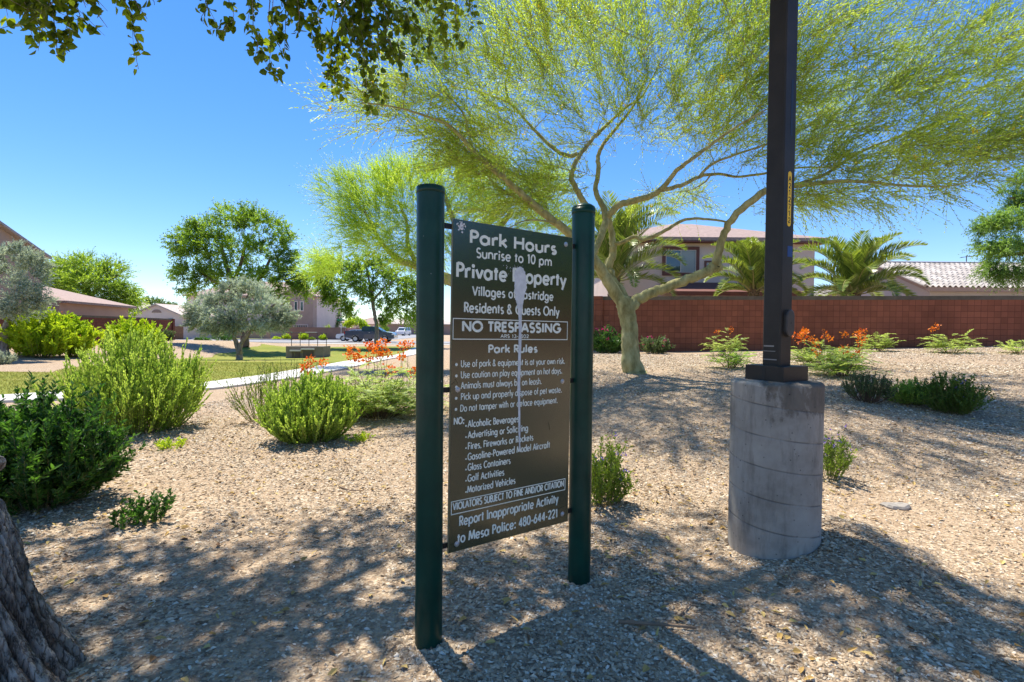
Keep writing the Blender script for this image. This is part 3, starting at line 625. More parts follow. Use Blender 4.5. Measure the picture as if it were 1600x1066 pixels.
for i, (px, py) in enumerate(BOLTS):
    u, v = uv(px, py); mb = MB()
    if i % 2 == 0: sbox(mb, dpl + .045, .055, v - .012, v + .012, -TH / 2 - .010, -TH / 2)
    else: sbox(mb, SW - .055, dpr - .045, v - .012, v + .012, -TH / 2 - .010, -TH / 2)
    mb.build('bracket', M['blackmetal'], sign)
    if i == 0: continue
    bm_ = MB(); c0 = SP(u, v, 0); ax = nrm; a = np.arange(16) / 16 * 6.2832; t1 = e; t2 = np.array([0, 0, 1.0])
    def ring(r, d): return np.array([c0 + t1 * r * math.cos(q) + t2 * r * math.sin(q) + ax * d for q in a])
    prof_ = [(.0125, TH / 2), (.0125, TH / 2 + .0025), (.0085, TH / 2 + .003), (.0085, TH / 2 + .006), (.005, TH / 2 + .0085), (.0004, TH / 2 + .009)]
    VV = np.concatenate([ring(r, d) for r, d in prof_]); ii = np.arange(len(prof_) - 1)[:, None] * 16; jj = np.arange(16)[None, :]; kk = (jj + 1) % 16
    bm_.add(VV, np.stack([ii + jj, ii + kk, ii + 16 + kk, ii + 16 + jj], -1).reshape(-1, 4)); bm_.build('bolt', M['zinc'], sign)

# ---------------------------------------------------------------- light pole on its concrete footing
PC = np.array([1.709, 3.303]); pg = gz(*PC)
pole = thing('light_pole', 'dark square light pole standing on a tall round concrete footing', 'light pole', (PC[0], PC[1], pg))
zt = 1.083 - pg
r0 = .27; mb = MB(); n = 96; prof = [(r0 * .99, -.15), (r0, 0.0)]
seam = lambda a, z: 1
H = []
for z in np.linspace(0.0, zt - .018, 420): H.append((r0, z))
H += [(r0 - .004, zt - .010), (r0 - .012, zt - .003), (r0 - .022, zt), (r0 - .1, zt + .004), (.02, zt + .004)]
mb.lathe([(r0, -.2)] + H, (0, 0, 0), n); V = mb.v[0]
an = np.arctan2(V[:, 1], V[:, 0]); rad = np.hypot(V[:, 0], V[:, 1])
# spiral form-tube seam pressed into the concrete, small waviness, chipped top rim
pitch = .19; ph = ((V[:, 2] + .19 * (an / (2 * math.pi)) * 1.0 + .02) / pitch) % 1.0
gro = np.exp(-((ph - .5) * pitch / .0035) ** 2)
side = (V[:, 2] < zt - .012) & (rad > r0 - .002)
wob = np.array([mnoise.noise(Vector(p) * 3.0) for p in V]) * .002 + np.array([mnoise.noise(Vector(p) * 14.0) for p in V]) * .0012
chip_ = np.array([max(0, mnoise.noise((math.cos(t) * 5, math.sin(t) * 5, 1.7)) - .02) for t in an])
k_ = (rad + np.where(side, -.0035 * gro, 0) + wob * (rad > .1)) / np.maximum(rad, 1e-6)
rim = (V[:, 2] > zt - .06) & (rad > r0 - .03)
k_ = np.where(rim, k_ - chip_ * .10 * np.clip((V[:, 2] - zt + .06) / .06, 0, 1), k_)
V[:, 0] *= k_; V[:, 1] *= k_; V[:, 2] -= np.where(rim & (V[:, 2] > zt - .02), chip_ * .03, 0)
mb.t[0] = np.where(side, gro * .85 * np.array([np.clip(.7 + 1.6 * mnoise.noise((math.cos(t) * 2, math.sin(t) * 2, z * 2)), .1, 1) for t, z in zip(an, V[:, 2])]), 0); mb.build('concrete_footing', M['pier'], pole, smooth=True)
al = R(60); ex = np.array([math.sin(al), math.cos(al)]); ey = np.array([-math.cos(al), math.sin(al)])
RM = np.array([[ex[0], ey[0], 0], [ex[1], ey[1], 0], [0, 0, 1]]); MM = (RM, np.zeros(3))
def bevbox(mb, hx, hy, z0, z1, bv, top=True, **k):
    o = [(hx - bv, -hy), (hx, -hy + bv), (hx, hy - bv), (hx - bv, hy), (-hx + bv, hy), (-hx, hy - bv), (-hx, -hy + bv), (-hx + bv, -hy)]
    lo = np.array([(a, b_, z0) for a, b_ in o]); mid_ = np.array([(a, b_, z1 - bv * .6) for a, b_ in o]); hi = np.array([(a * (1 - bv / hx), b_ * (1 - bv / hy), z1) for a, b_ in o])
    V = np.vstack([lo, mid_, hi]) @ RM.T; i = np.arange(8); j = (i + 1) % 8
    mb.add(V, np.concatenate([np.stack([i, j, j + 8, i + 8], -1), np.stack([i + 8, j + 8, j + 16, i + 16], -1)]), **k); mb.add(V[16:], [list(range(8))], **k)
hs = .0605
mb = MB(); bevbox(mb, .132, .132, zt + .002, zt + .098, .004); cv = mb.build('base_cover', M['polepaint'], pole)
mb = MB(); mb.box(-.1335, -.1325, -.012, .012, zt + .004, zt + .092, M=MM); mb.build('seam_strip', M['blackmetal'], cv)
mb = MB(); bevbox(mb, hs, hs, zt + .02, 7.2, .007); mb.build('shaft', M['polepaint'], pole)
# right-hand face is y = -hs in pole axes; x runs to the right
def stadium(cx, cz, hw, hh, y, n=10):
    rr = hw; a = np.linspace(0, math.pi, n); top = [(cx + rr * math.cos(t), y, cz + hh - rr + rr * math.sin(t)) for t in a]; bot = [(cx - rr * math.cos(t), y, cz - hh + rr - rr * math.sin(t)) for t in a]
    return np.array(top + bot)
def rface(z): return z - pg
mb = MB(); zc = rface(1.452)
o1 = stadium(.012, zc, .043, .086, -hs - .001); o2 = stadium(.012, zc, .043, .086, -hs - .020); o3 = stadium(.012, zc, .036, .079, -hs - .024)
n = len(o1); i = np.arange(n); j = (i + 1) % n
mb.add(np.vstack([o1, o2, o3]) @ RM.T, np.concatenate([np.stack([i, j, j + n, i + n], -1), np.stack([i + n, j + n, j + 2 * n, i + 2 * n], -1)])); mb.add(o3 @ RM.T, [list(range(n))])
hh = mb.build('hand_hole_cover', plain('worn bronze paint', (.05, .045, .042), .45, .2, 20), pole)
mb = MB(); mb.poly((stadium(.012, zc, .006, .0061, -hs - .0246)) @ RM.T); mb.build('screw', M['ink'], hh)
def decal(name, cx, z0, z1, hw, mat, d=.0008, rounded=False):
    mb = MB(); zz0, zz1 = rface(z0), rface(z1)
    if rounded: s_ = stadium(cx, (zz0 + zz1) / 2, hw, (zz1 - zz0) / 2, -hs - d)
    else: s_ = np.array([(cx - hw, -hs - d, zz0), (cx + hw, -hs - d, zz0), (cx + hw, -hs - d, zz1), (cx - hw, -hs - d, zz1)])
    mb.prism(s_ @ RM.T, RM @ np.array([0, d * .9, 0])); return mb.build(name, mat, pole)
lab = decal('number_label', .005, 2.062, 2.408, .0185, M['yellow'], rounded=True)
mb = MB()
rectz = stadium(.005, rface(2.235), .0165, .171, -hs - .0012); 
for k, ch in enumerate("A212712"):
    zc = 2.408 - .020 - (k + 1) * .0432
    def xfp(V, lev=0): return np.array([(a, -hs - .0014 - lev * .0001, b_) for a, b_ in V]) @ RM.T
    text(mb, ch, .005 - .0125, .005 + .0125, rface(zc), .032, .006, xfp)
mb.build('numerals', M['ink'], lab)
decal('blue_sticker', .022, 1.872, 1.940, .026, M['blue'])
decal('dark_strip', .012, 2.63, 2.985, .011, M['darkstrip'])
for k, (z0, z1) in enumerate([(1.215, 1.222), (1.27, 1.274), (1.30, 1.309)]):
    mb = MB(); mb.box(-hs - .0012, -hs - .0002, -.04 + .01 * k, .05, rface(z0), rface(z1), M=MM); mb.build('paint_scuff', plain('pale scuff', (.30, .27, .24), .7), pole)
# ---------------------------------------------------------------- block walls
def brickfix(m):
    nt = m.node_tree; br = [n for n in nt.nodes if n.type == 'TEX_BRICK'][0]
    src = br.inputs['Vector'].links[0].from_socket
    sp = nt.nodes.new('ShaderNodeSeparateXYZ'); nt.links.new(src, sp.inputs[0]); ad = nt.nodes.new('ShaderNodeMath'); nt.links.new(sp.outputs[0], ad.inputs[0]); nt.links.new(sp.outputs[1], ad.inputs[1])
    cb = nt.nodes.new('ShaderNodeCombineXYZ'); nt.links.new(ad.outputs[0], cb.inputs[0]); nt.links.new(sp.outputs[2], cb.inputs[1]); nt.links.new(cb.outputs[0], br.inputs['Vector'])
brickfix(M['block']); brickfix(M['brownwall'])
def wall(name, label, p0, p1, zt, mat, capm, th=.2, pil=(), caph=.14, zb=-.5, endcap=None):
    p0, p1 = np.array(p0, float), np.array(p1, float); L = np.linalg.norm(p1 - p0); rz = math.atan2(p1[1] - p0[1], p1[0] - p0[0])
    zb = min(gz(*p0), gz(*p1)) - .5
    t = thing(name, label, 'wall', (p0[0], p0[1], zb), rz)
    mb = MB(); mb.box(0, L, -th / 2, th / 2, 0, zt - caph - zb); mb.build('block_face', mat, t)
    mb = MB(); mb.box(-.01, L + .01, -th / 2 - .012, th / 2 + .012, zt - caph - zb, zt - zb); mb.build('wall_cap', capm, t)
    for s in pil:
        mb = MB(); mb.box(s - .2, s + .2, -th / 2 - .1, th / 2 + .1, 0, zt - zb + .004); mb.build('pilaster', mat, t)
        mb = MB(); mb.box(s - .23, s + .23, -th / 2 - .13, th / 2 + .13, zt - zb + .004, zt - zb + .10)
        if endcap: mb.build('pilaster_cap', endcap, t)
    return t
wall('block_wall', 'long red brown block wall with dark cap behind the green trunked tree', (2.0, 19.75), (24, 16.18), 2.66, M['block'], M['wallcap'], pil=(1.25,))
wall('block_wall', 'red block wall return running back behind the sign', (1.9, 19.9), (1.9, 44), 2.66, M['block'], M['wallcap'])
wall('block_wall', 'unseen red block wall beyond the right edge, added for the sign reflection', (24.1, 16.0), (24.1, -26), 2.66, M['block'], M['wallcap'])  # unseen wall put in for the brown band it mirrors in the sign
wall('block_wall', 'dark brown block wall behind the yellow green bushes', (-23.6, 12), (-31.2, 47), 2.05, M['brownwall'], M['wallcap'], pil=(35.7,), endcap=M['paleconc'])
wall('block_wall', 'low tan wall across the street with a cactus strip in front', (-30.6, 70), (-22.9, 70), 1.38, M['farwall'], M['farwall'], pil=(7.6,), caph=.1, endcap=M['paleconc'])
wall('block_wall', 'pink wall beyond the parked pickup along the side street', (-22.8, 70.6), (-24.4, 83), 1.3, M['farpink'], M['farpink'], caph=.1)
wf = thing('wood_fence', 'short brown plank fence between dark wall end and garage', 'fence', (-43, 64, gz(-43, 64)))
mb = MB()
for k in range(12): mb.box(k * .16, k * .16 + .15, -.015, .015, 0, 1.65 + .02 * (k % 3))
mb.build('plank', M['wood'], wf); mb = MB(); mb.box(0, 1.9, .016, .07, .4, .5); mb.box(0, 1.9, .016, .07, 1.2, 1.3); mb.build('rail', M['wood'], wf)

# ---------------------------------------------------------------- houses
def hip(mb, x0, x1, y0, y1, z, p, ov=.45, th=.16):
    x0 -= ov; x1 += ov; y0 -= ov; y1 += ov; W, D = x1 - x0, y1 - y0; h = min(W, D) / 2 * p
    if W >= D: r0, r1 = (x0 + D / 2, (y0 + y1) / 2), (x1 - D / 2, (y0 + y1) / 2)
    else: r0, r1 = ((x0 + x1) / 2, y0 + W / 2), ((x0 + x1) / 2, y1 - W / 2)
    v = [(x0, y0, z), (x1, y0, z), (x1, y1, z), (x0, y1, z), (r0[0], r0[1], z + h), (r1[0], r1[1], z + h)]
    if W >= D: F = [[0, 1, 5, 4], [2, 3, 4, 5]]; T = [[1, 2, 5], [3, 0, 4]]
    else: F = [[1, 2, 5, 4], [3, 0, 4, 5]]; T = [[0, 1, 4], [2, 3, 5]]
    mb.add(v, F); mb.add(v, T)
    b = [(x, y, z - th) for x, y, _ in v[:4]]
    mb.add(v[:4] + b, [[0, 4, 5, 1], [1, 5, 6, 2], [2, 6, 7, 3], [3, 7, 4, 0], [4, 7, 6, 5]])
def gable(mb, x0, x1, y0, y1, z, p, ov=.45, along='y', th=.16):
    if along == 'y':
        a0, a1, b0, b1 = x0 - ov, x1 + ov, y0 - ov * .7, y1 + ov * .7; f = lambda a, b_, zz: (a, b_, zz)
    else:
        a0, a1, b0, b1 = y0 - ov, y1 + ov, x0 - ov * .7, x1 + ov * .7; f = lambda a, b_, zz: (b_, a, zz)
    m_ = (a0 + a1) / 2; zz = z - ov * p; h = zz + (a1 - a0) / 2 * p
    for s in (0, 1):
        A, B_ = (a0, zz), (m_, h)
        if s: A = (a1, zz)
        q = [f(A[0], b0, A[1]), f(B_[0], b0, B_[1]), f(B_[0], b1, B_[1]), f(A[0], b1, A[1])]
        mb.prism(q, (0, 0, th))
    return h
def gablewall(mb, x0, x1, y0, y1, z, p, along='y'):
    if along == 'y':
        mb.prism([(x0, y0 + .001, z), (x1, y0 + .001, z), ((x0 + x1) / 2, y0 + .001, z + (x1 - x0) / 2 * p)], (0, y1 - y0 - .002, 0))
    else:
        mb.prism([(x0 + .001, y0, z), (x0 + .001, y1, z), (x0 + .001, (y0 + y1) / 2, z + (y1 - y0) / 2 * p)], (x1 - x0 - .002, 0, 0))
def window(par, x0, x1, z0, z1, y, fm=None, fw_=.12, bars=1, glass=None, sub=None, slide=False):
    fm = fm or M['trimred']
    mb = MB(); d0 = y - .07; d1 = y + .05
    mb.box(x0 - fw_, x1 + fw_, d0, d1, z1, z1 + fw_); mb.box(x0 - fw_, x1 + fw_, d0, d1, z0 - fw_, z0); mb.box(x0 - fw_, x0, d0, d1, z0, z1); mb.box(x1, x1 + fw_, d0, d1, z0, z1)
    f_ = mb.build('window', fm, par)
    mb = MB(); mb.box(x0 + .04, x1 - .04, y - .025, y + .02, z0 + .04, z1 - .04); mb.build('pane', glass or M['glass'], f_)
    if slide:
        mb = MB(); mb.box((x0 + x1) / 2, x1 - .06, y - .03, y - .026, z0 + .06, z1 - .06); mb.build('blind', M['blind'], f_)
    mb = MB(); s_ = .045
    mb.box(x0, x1, y - .045, y - .0255, z1 - s_, z1); mb.box(x0, x1, y - .045, y - .0255, z0, z0 + s_); mb.box(x0, x0 + s_, y - .045, y - .0255, z0 + s_, z1 - s_); mb.box(x1 - s_, x1, y - .045, y - .0255, z0 + s_, z1 - s_)
    for k in range(bars):
        xm = x0 + (x1 - x0) * (k + 1) / (bars + 1); mb.box(xm - .025, xm + .025, y - .044, y - .0305, z0 + s_, z1 - s_)
    mb.build('sash', M['trimpale'], f_); return f_
def walls(par, mat, *bx):
    mb = MB()
    for b_ in bx: mb.box(*b_)
    return mb.build('wall', mat, par)

# right two storey house
h = thing('stucco_house', 'two storey pale pink stucco house behind the red wall and palms', 'house', (5.0, 28, 0.6))
mb = MB(); mb.box(0.2, 11.45, 0, 10, -.6, 5.75); mb.build('wall', M['stucco'], h)
mb = MB(); hip(mb, 0.2, 11.45, 0, 10, 5.8, .33, .5, .18); mb.build('roof', M['tilepink'], h)
mb = MB(); mb.box(-.26, 11.9, -.5, 10.5, 5.54, 5.60); mb.build('fascia', M['trimred'], h)
window(h, 3.32, 4.98, 3.95, 5.18, 0, bars=1, fw_=.17, slide=True)
window(h, 5.55, 6.1, 3.95, 4.5, 0, bars=0, fw_=.1)
g_ = MB(); g_.box(4.2, 9.2, -1.6, -.001, -.6, 2.75); g_.build('garage_wall', M['stucco'], h)
rf = MB(); rf.prism([(3.1, -2.1, 2.78), (3.1, 0.0, 3.42), (3.1, 0.0, 3.1), (3.1, -2.1, 2.56)], (6.6, 0, 0)); rf.build('porch_roof', M['trimred'], h)
mb = MB(); mb.box(6.45, 6.85, -1.72, -1.601, 2.25, 2.34); mb.box(6.5, 6.58, -1.86, -1.72, 2.18, 2.28); mb.box(6.72, 6.8, -1.86, -1.72, 2.18, 2.28); mb.build('flood_light', M['carwhite'], h)

# right single storey house with barrel tile roof
h = thing('stucco_house', 'single storey grey house with pale barrel tile roof right of the palms', 'house', (22, 27, .6))
mb = MB(); mb.box(.3, 26, .4, 8.2, -.5, 3.0); gablewall(mb, .3, 26, .4, 8.2, 3.001, .42, 'x'); mb.build('wall', M['stuccogrey'], h)
def barrel(x0, x1, ya, za, yb, zb):
    per = .30; nx = int((x1 - x0) / per * 8) + 1; rows = 11; mb = MB(); xs_ = np.linspace(x0, x1, nx)
    prof = .05 * np.abs(np.sin(math.pi * (xs_ - x0) / per)) ** .8; prof = .055 * np.sin(2 * math.pi * (xs_ - x0) / per)
    V = []; T = []
    rg_ = np.random.default_rng(3)
    for r in range(rows):
        tv = np.repeat(rg_.random(nx // 8 + 2), 8)[:nx]
        for f in (0, 1):
            t = (r + f * .999) / rows; lift = .035 * (1 - f) + .0
            V.append(np.stack([xs_, np.full(nx, ya + (yb - ya) * t), za + (zb - za) * t + prof + lift], 1)); T.append(tv)
    V = np.array(V); m_ = len(V); i = np.arange(m_ - 1)[:, None] * nx; j = np.arange(nx - 1)[None, :]
    mb.add(V.reshape(-1, 3), np.stack([i + j, i + j + 1, i + nx + j + 1, i + nx + j], -1).reshape(-1, 4), np.concatenate(T)); return mb
mt = tintmat('barrel tile', [(0, (.33, .29, .26)), (.5, (.43, .385, .35)), (1, (.54, .49, .45))], .85)
mb = barrel(-.25, 26.5, 0, 3.2, 4.3, 5.02); mb.build('roof', mt, h)
mb = barrel(-.25, 26.5, 8.6, 3.2, 4.3, 5.02); mb.build('roof', mt, h)
mb = MB(); mb.tube([(-.3, 4.3, 5.04), (26.5, 4.3, 5.04)], .09, 8); mb.build('ridge_tile', mt, h)
mb = MB()
for k in range(13):
    t0, t1 = k / 13, (k + 1) / 13 + .02
    mb.tube([(-.28, 4.3 * t0, 3.27 + 1.82 * t0), (-.28, 4.3 * t1, 3.25 + 1.82 * t1)], .085, 8)
mb.build('rake_tile', mt, h)
mb = MB(); mb.prism([(-.2, 0.02, 3.0), (-.2, 4.3, 4.82), (-.2, 8.58, 3.0), (-.2, 8.58, 3.16), (-.2, 4.3, 4.98), (-.2, 0.02, 3.16)], (.06, 0, 0)); mb.box(-.13, 26, .02, .06, 2.98, 3.2); mb.build('fascia', M['stuccotan'], h)
mb = MB(); mb.box(15, 16.2, .3, .399, 1.9, 2.5); mb.build('window', M['glass'], h)
mb = MB(); mb.tube([(5.9, 4.6, 5.1), (5.9, 4.6, 5.55)], .025, 6); mb.tube([(5.5, 4.55, 5.42), (6.5, 4.5, 5.55)], .02, 5); mb.tube([(6.3, 4.2, 5.5), (6.3, 4.9, 5.52)], .015, 5); mb.tube([(5.75, 4.2, 5.45), (5.75, 4.9, 5.45)], .015, 5); mb.build('antenna', M['rail'], h)
# distant gable peeking between them
h = thing('stucco_house', 'brown roofed gable showing low between two houses behind the wall', 'house', (22.5, 38, .6))
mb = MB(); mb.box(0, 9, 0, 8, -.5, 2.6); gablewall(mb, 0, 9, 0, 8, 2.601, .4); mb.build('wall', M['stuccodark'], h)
mb = MB(); gable(mb, 0, 9, 0, 8, 2.6, .4); mb.build('roof', M['tilegrey'], h)

# left two storey house with wing, turned to follow the brown wall
h = thing('tan_house', 'tan two storey house with low garage wing behind brown wall', 'house', (-31.4, 32.8, .15), R(14.7))
mb = MB(); mb.box(-13, -1, -8, 4, -.3, 6.1); gablewall(mb, -13, -1, -8, 4, 6.101, .3, 'x'); mb.build('wall', M['stuccotan'], h)
mb = MB(); gable(mb, -13, -1, -8, 4, 6.12, .3, .5, 'x', .17); mb.build('roof', M['tilegrey'], h)
mb = MB(); mb.box(-9, 0, 4.01, 14.5, -.3, 2.95); mb.build('wing_wall', M['stuccotan'], h)
mb = MB(); hip(mb, -9, 0, 4.5, 14.5, 3.0, .3, .5, .17); mb.build('wing_roof', M['tilepink'], h)
mb = MB(); mb.box(-1 + .001, -.93, -6, -4.6, 3.6, 4.9); mb.build('window', M['glass'], h)
# gable cottage
h = thing('tan_house', 'single storey house with small front gable and round vent', 'house', (-48.4, 65, gz(-45, 65)))
mb = MB(); mb.box(0, 6.6, 0, 9, -.3, 2.95); gablewall(mb, 0, 6.6, 0, 9, 2.951, .42); mb.box(-9, -.001, 2, 10, -.3, 2.95); mb.build('wall', M['stucco'], h)
mb = MB(); gable(mb, 0, 6.6, 0, 9, 2.97, .42); hip(mb, -9, 1.2, 2, 10, 3.1, .4); mb.build('roof', M['tile'], h)
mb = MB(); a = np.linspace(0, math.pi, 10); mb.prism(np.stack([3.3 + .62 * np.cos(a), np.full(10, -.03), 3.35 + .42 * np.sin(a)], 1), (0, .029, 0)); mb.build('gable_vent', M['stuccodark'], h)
# two storey house across the street
h = thing('tan_house', 'two storey tan house across the street behind the big tree', 'house', (-47.6, 75, gz(-38, 75)))
mb = MB(); mb.box(0, 19, 0, 11, -.3, 6.2); mb.build('wall', M['stucco'], h)
mb = MB(); hip(mb, 0, 19, 0, 11, 6.25, .42); mb.build('roof', M['tilepink'], h)
mb = MB(); mb.box(14.4, 19.001, -1.4, -.001, -.3, 6.2); gablewall(mb, 14.4, 19.001, -1.4, -.001, 6.201, .55); mb.build('gable_wall', M['stuccotan'], h)
mb = MB(); gable(mb, 14.4, 19, -1.4, 4, 6.22, .55, .35); mb.build('gable_roof', M['tilepink'], h)
for (a, b_) in ((16.35, 16.75), (17.2, 17.6)): window(h, a, b_, 4.05, 5.35, -1.42, M['stucco'], .1, 0)
window(h, 16.3, 18.2, .8, 2.0, -1.42, M['stucco'], .08, 5)
mb = MB(); mb.box(-1.4, 5.4, -3.2, -.001, -.3, 2.6); mb.build('garage_wall', M['stuccotan'], h)
mb = MB(); hip(mb, -1.4, 5.4, -3.2, 1.5, 2.65, .35); mb.build('garage_roof', M['tilepink'], h)
mb = MB()
for k in range(5): mb.box(-.2, 4.7, -3.24, -3.201, -.05 + k * .45, .38 + k * .45)
mb.build('garage_door', M['garage'], h)
mb = MB(); mb.box(8, 13.5, -3, -2.8, -.2, 1.5); mb.build('courtyard_wall', M['stuccotan'], h)
mb = MB(); mb.box(-.85, -.6, -3.3, -3.201, 1.7, 2.0); mb.build('wall_lamp', M['carwhite'], h)
# far houses down the side street
def farhouse(label, x, y, wd, dp, zw, wm, rm, pitch=.4, door=None):
    h = thing('distant_house', label, 'house', (x, y, gz(x, y)))
    mb = MB(); mb.box(0, wd, 0, dp, -.3, zw); mb.build('wall', wm, h)
    mb = MB(); hip(mb, 0, wd, 0, dp, zw + .05, pitch); mb.build('roof', rm, h)
    if door:
        mb = MB(); 
        for k in range(4): mb.box(door[0], door[1], -.06, -.001, .02 + k * .52, .5 + k * .52)
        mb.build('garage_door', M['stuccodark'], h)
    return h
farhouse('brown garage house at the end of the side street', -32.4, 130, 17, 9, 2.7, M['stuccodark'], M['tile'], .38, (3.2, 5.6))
farhouse('pink roofed distant house behind the pickup hood', -42.5, 135, 8.5, 9, 2.6, M['stucco'], M['tilepink'], .4)
farhouse('distant low house beyond the street sign', -40.5, 98, 7, 8, 2.7, M['stucco'], M['tilepink'], .4)
farhouse('grey roofed distant house far left of the big tree', -88, 120, 13, 9, 3.9, M['stucco'], M['tilegrey'], .4)

# ---------------------------------------------------------------- drain headwall with railing
hx, hy = at(475, 555, 37)[:2]; hz = gz(hx, hy)
h = thing('drain_headwall', 'concrete storm drain headwall with grated openings at basin edge', 'headwall', (hx, hy, hz))
k_ = 37 / 800; W2 = 29 * k_
zt_ = at(475, 541.5, 37)[2] - hz
mb = MB(); mb.box(-W2, W2, .06, 1.6, -.5, zt_); mb.build('concrete_block', M['headwall'], h)
for (pa, pb, ptop) in ((456, 468, 547), (473.5, 489, 544.5)):
    xa, xb = (pa - 475) * k_, (pb - 475) * k_; zt2 = at(475, ptop, 37)[2] - hz
    mb = MB(); mb.box(xa, xb, .0, .059, -.1, zt2 - .12); mb.build('grate', M['rail'], h)
    mb = MB(); mb.box(xa - .12, xb + .12, -.12, .4, zt2 - .10, zt2); mb.build('lintel_slab', M['paleconc'], h)
hr = thing('safety_railing', 'thin dark steel railing standing on the drain headwall', 'railing', (hx, hy + .9, hz + zt_))
mb = MB(); zr = at(475, 520.5, 37)[2] - hz - zt_
mb.tube([(-W2, 0, zr), (W2, 0, zr)], .03, 6); mb.tube([(-W2, 0, zr * .5), (W2, 0, zr * .5)], .02, 6); mb.build('top_rail', M['rail'], hr)
for k in range(5):
    x = -W2 + .05 + (2 * W2 - .1) * k / 4; mb = MB(); mb.tube([(x, 0, 0), (x, 0, zr)], .025, 6); mb.build('rail_post', M['rail'], hr)
mb = MB(); mb.box((470 - 475) * k_, (487 - 475) * k_, -.15, .15, zr + .02, zr + .07); mb.build('rail_plate', M['paleconc'], hr)

# ---------------------------------------------------------------- vehicles
def wheelarch(cx, r, n=8): return [(cx + r * math.cos(t), .34 + r * math.sin(t)) for t in np.linspace(0, math.pi, n)]
def vehicle(name, label, cat, paint, lower, upper, wheels, width, loc, rz, wr=.36, glassq=(), lamps=True):
    t = thing(name, label, cat, loc, rz); hw = width / 2
    mb = MB(); pts = lower
    for s in (-1, 1): pass
    P = [(x, -hw, z) for x, z in pts]; n = len(P)
    V = np.array([(x, -hw, z) for x, z in pts] + [(x, hw, z) for x, z in pts]); i = np.arange(n); j = (i + 1) % n
    mb.add(V, np.stack([i, j, j + n, i + n], -1)); mb.add(V[:n], [list(range(n))[::-1]]); mb.add(V[n:], [list(range(n))])
    if upper:
        zb = min(z for _, z in upper); zt_ = max(z for _, z in upper)
        ins = lambda z: hw - .03 - .16 * (z - zb) / (zt_ - zb)
        n = len(upper); V = np.array([(x, -ins(z), z) for x, z in upper] + [(x, ins(z), z) for x, z in upper]); i = np.arange(n); j = (i + 1) % n
        mb.add(V, np.stack([i, j, j + n, i + n], -1)); mb.add(V[:n], [list(range(n))[::-1]]); mb.add(V[n:], [list(range(n))])
    mb.build('body', paint, t)
    if upper:
        for q in glassq:
            for s in (-1, 1):
                mb = MB(); V = [(x, s * (ins(z) + .006), z) for x, z in q]; mb.poly(V if s < 0 else V[::-1]); mb.build('window', M['glass'], t)
    for cx in wheels:
        for s in (-1, 1):
            y0 = s * (hw - .24); y1 = s * (hw - .01); mb = MB(); a = np.arange(20) / 20 * 6.2832
            rg2 = lambda r, y: np.array([(cx + r * math.cos(q), y, wr + r * math.sin(q)) for q in a])
            pr = [(wr * .6, y0), (wr * .95, y0), (wr, y0 + (y1 - y0) * .15), (wr, y0 + (y1 - y0) * .85), (wr * .95, y1), (wr * .66, y1)]
            VV = np.concatenate([rg2(r, y) for r, y in pr]); ii = np.arange(5)[:, None] * 20; jj = np.arange(20)[None, :]; kk = (jj + 1) % 20
            mb.add(VV, np.stack([ii + jj, ii + kk, ii + 20 + kk, ii + 20 + jj], -1).reshape(-1, 4)); wl = mb.build('wheel', M['tyre'], t)
            mb = MB(); y2 = s * (hw - .035); pr = [(wr * .66, y2), (wr * .5, y2 - s * .02), (wr * .18, y2 - s * .01), (.002, y2)]
            VV = np.concatenate([rg2(r, y) for r, y in pr]); ii = np.arange(3)[:, None] * 20
            mb.add(VV, np.stack([ii + jj, ii + kk, ii + 20 + kk, ii + 20 + jj], -1).reshape(-1, 4)); mb.build('rim', M['rim'], wl)
    return t
px0 = at(538, 533, 59.6)
tz = gz(px0[0] + 3, 59.6) + .016
lower = [(.03, .55), (0, .7), (.02, 1.28), (.05, 1.30), (1.95, 1.30), (1.96, 1.26), (4.42, 1.24), (4.9, 1.20), (5.5, 1.13), (5.72, 1.02), (5.8, .8), (5.8, .5), (5.7, .4), (5.18, .38)] + wheelarch(4.72, .44)[0:] + [(4.2, .36), (1.75, .38)] + wheelarch(1.28, .44) + [(.78, .42)]
upper = [(1.98, 1.25), (2.06, 1.74), (2.3, 1.83), (3.3, 1.84), (3.62, 1.78), (4.45, 1.23)]
t = vehicle('pickup_truck', 'dark blue crew cab pickup truck parked at the far kerb', 'pickup truck', M['truckblue'], lower, upper, (1.28, 4.72), 1.98, (px0[0], 59.6 + .9, tz), 0, .37,
            [[(2.16, 1.30), (2.2, 1.70), (2.98, 1.74), (2.98, 1.30)], [(3.06, 1.30), (3.06, 1.74), (3.52, 1.72), (4.1, 1.30)]])
mb = MB(); mb.prism([(4.42, -.72, 1.26), (4.42, .72, 1.26), (3.66, .66, 1.76), (3.66, -.66, 1.76)], (.02, 0, .012)); mb.build('windshield', M['glass'], t)
mb = MB(); mb.box(-.12, .02, -.9, .9, .48, .66); mb.build('bumper', M['rim'], t); mb = MB(); mb.box(5.7, 5.86, -.95, .95, .42, .62); mb.build('bumper', M['rim'], t)
for s in (-1, 1):
    mb = MB(); mb.box(-.012, .10, s * .992 - .004, s * .992 + .004, .92, 1.22); mb.box(-.012, -.001, min(s * .82, s * .985), max(s * .82, s * .985), .92, 1.22); mb.build('taillight', M['redlamp'], t)
    mb = MB(); mb.box(5.55, 5.76, s * .992 - .004, s * .992 + .004, .86, 1.02); mb.box(5.76, 5.815, min(s * .7, s * .98), max(s * .7, s * .98), .86, 1.02); mb.build('headlight', M['headlamp'], t)
    mb = MB(); mb.box(4.0, 4.2, min(s * 1.0, s * 1.18), max(s * 1.0, s * 1.18), 1.28, 1.44); mb.build('mirror', M['ink'], t)
for x in (2.85, 3.75):
    mb = MB(); mb.box(x, x + .14, -1.012, -.991, 1.08, 1.12); mb.build('door_handle', M['rim'], t)
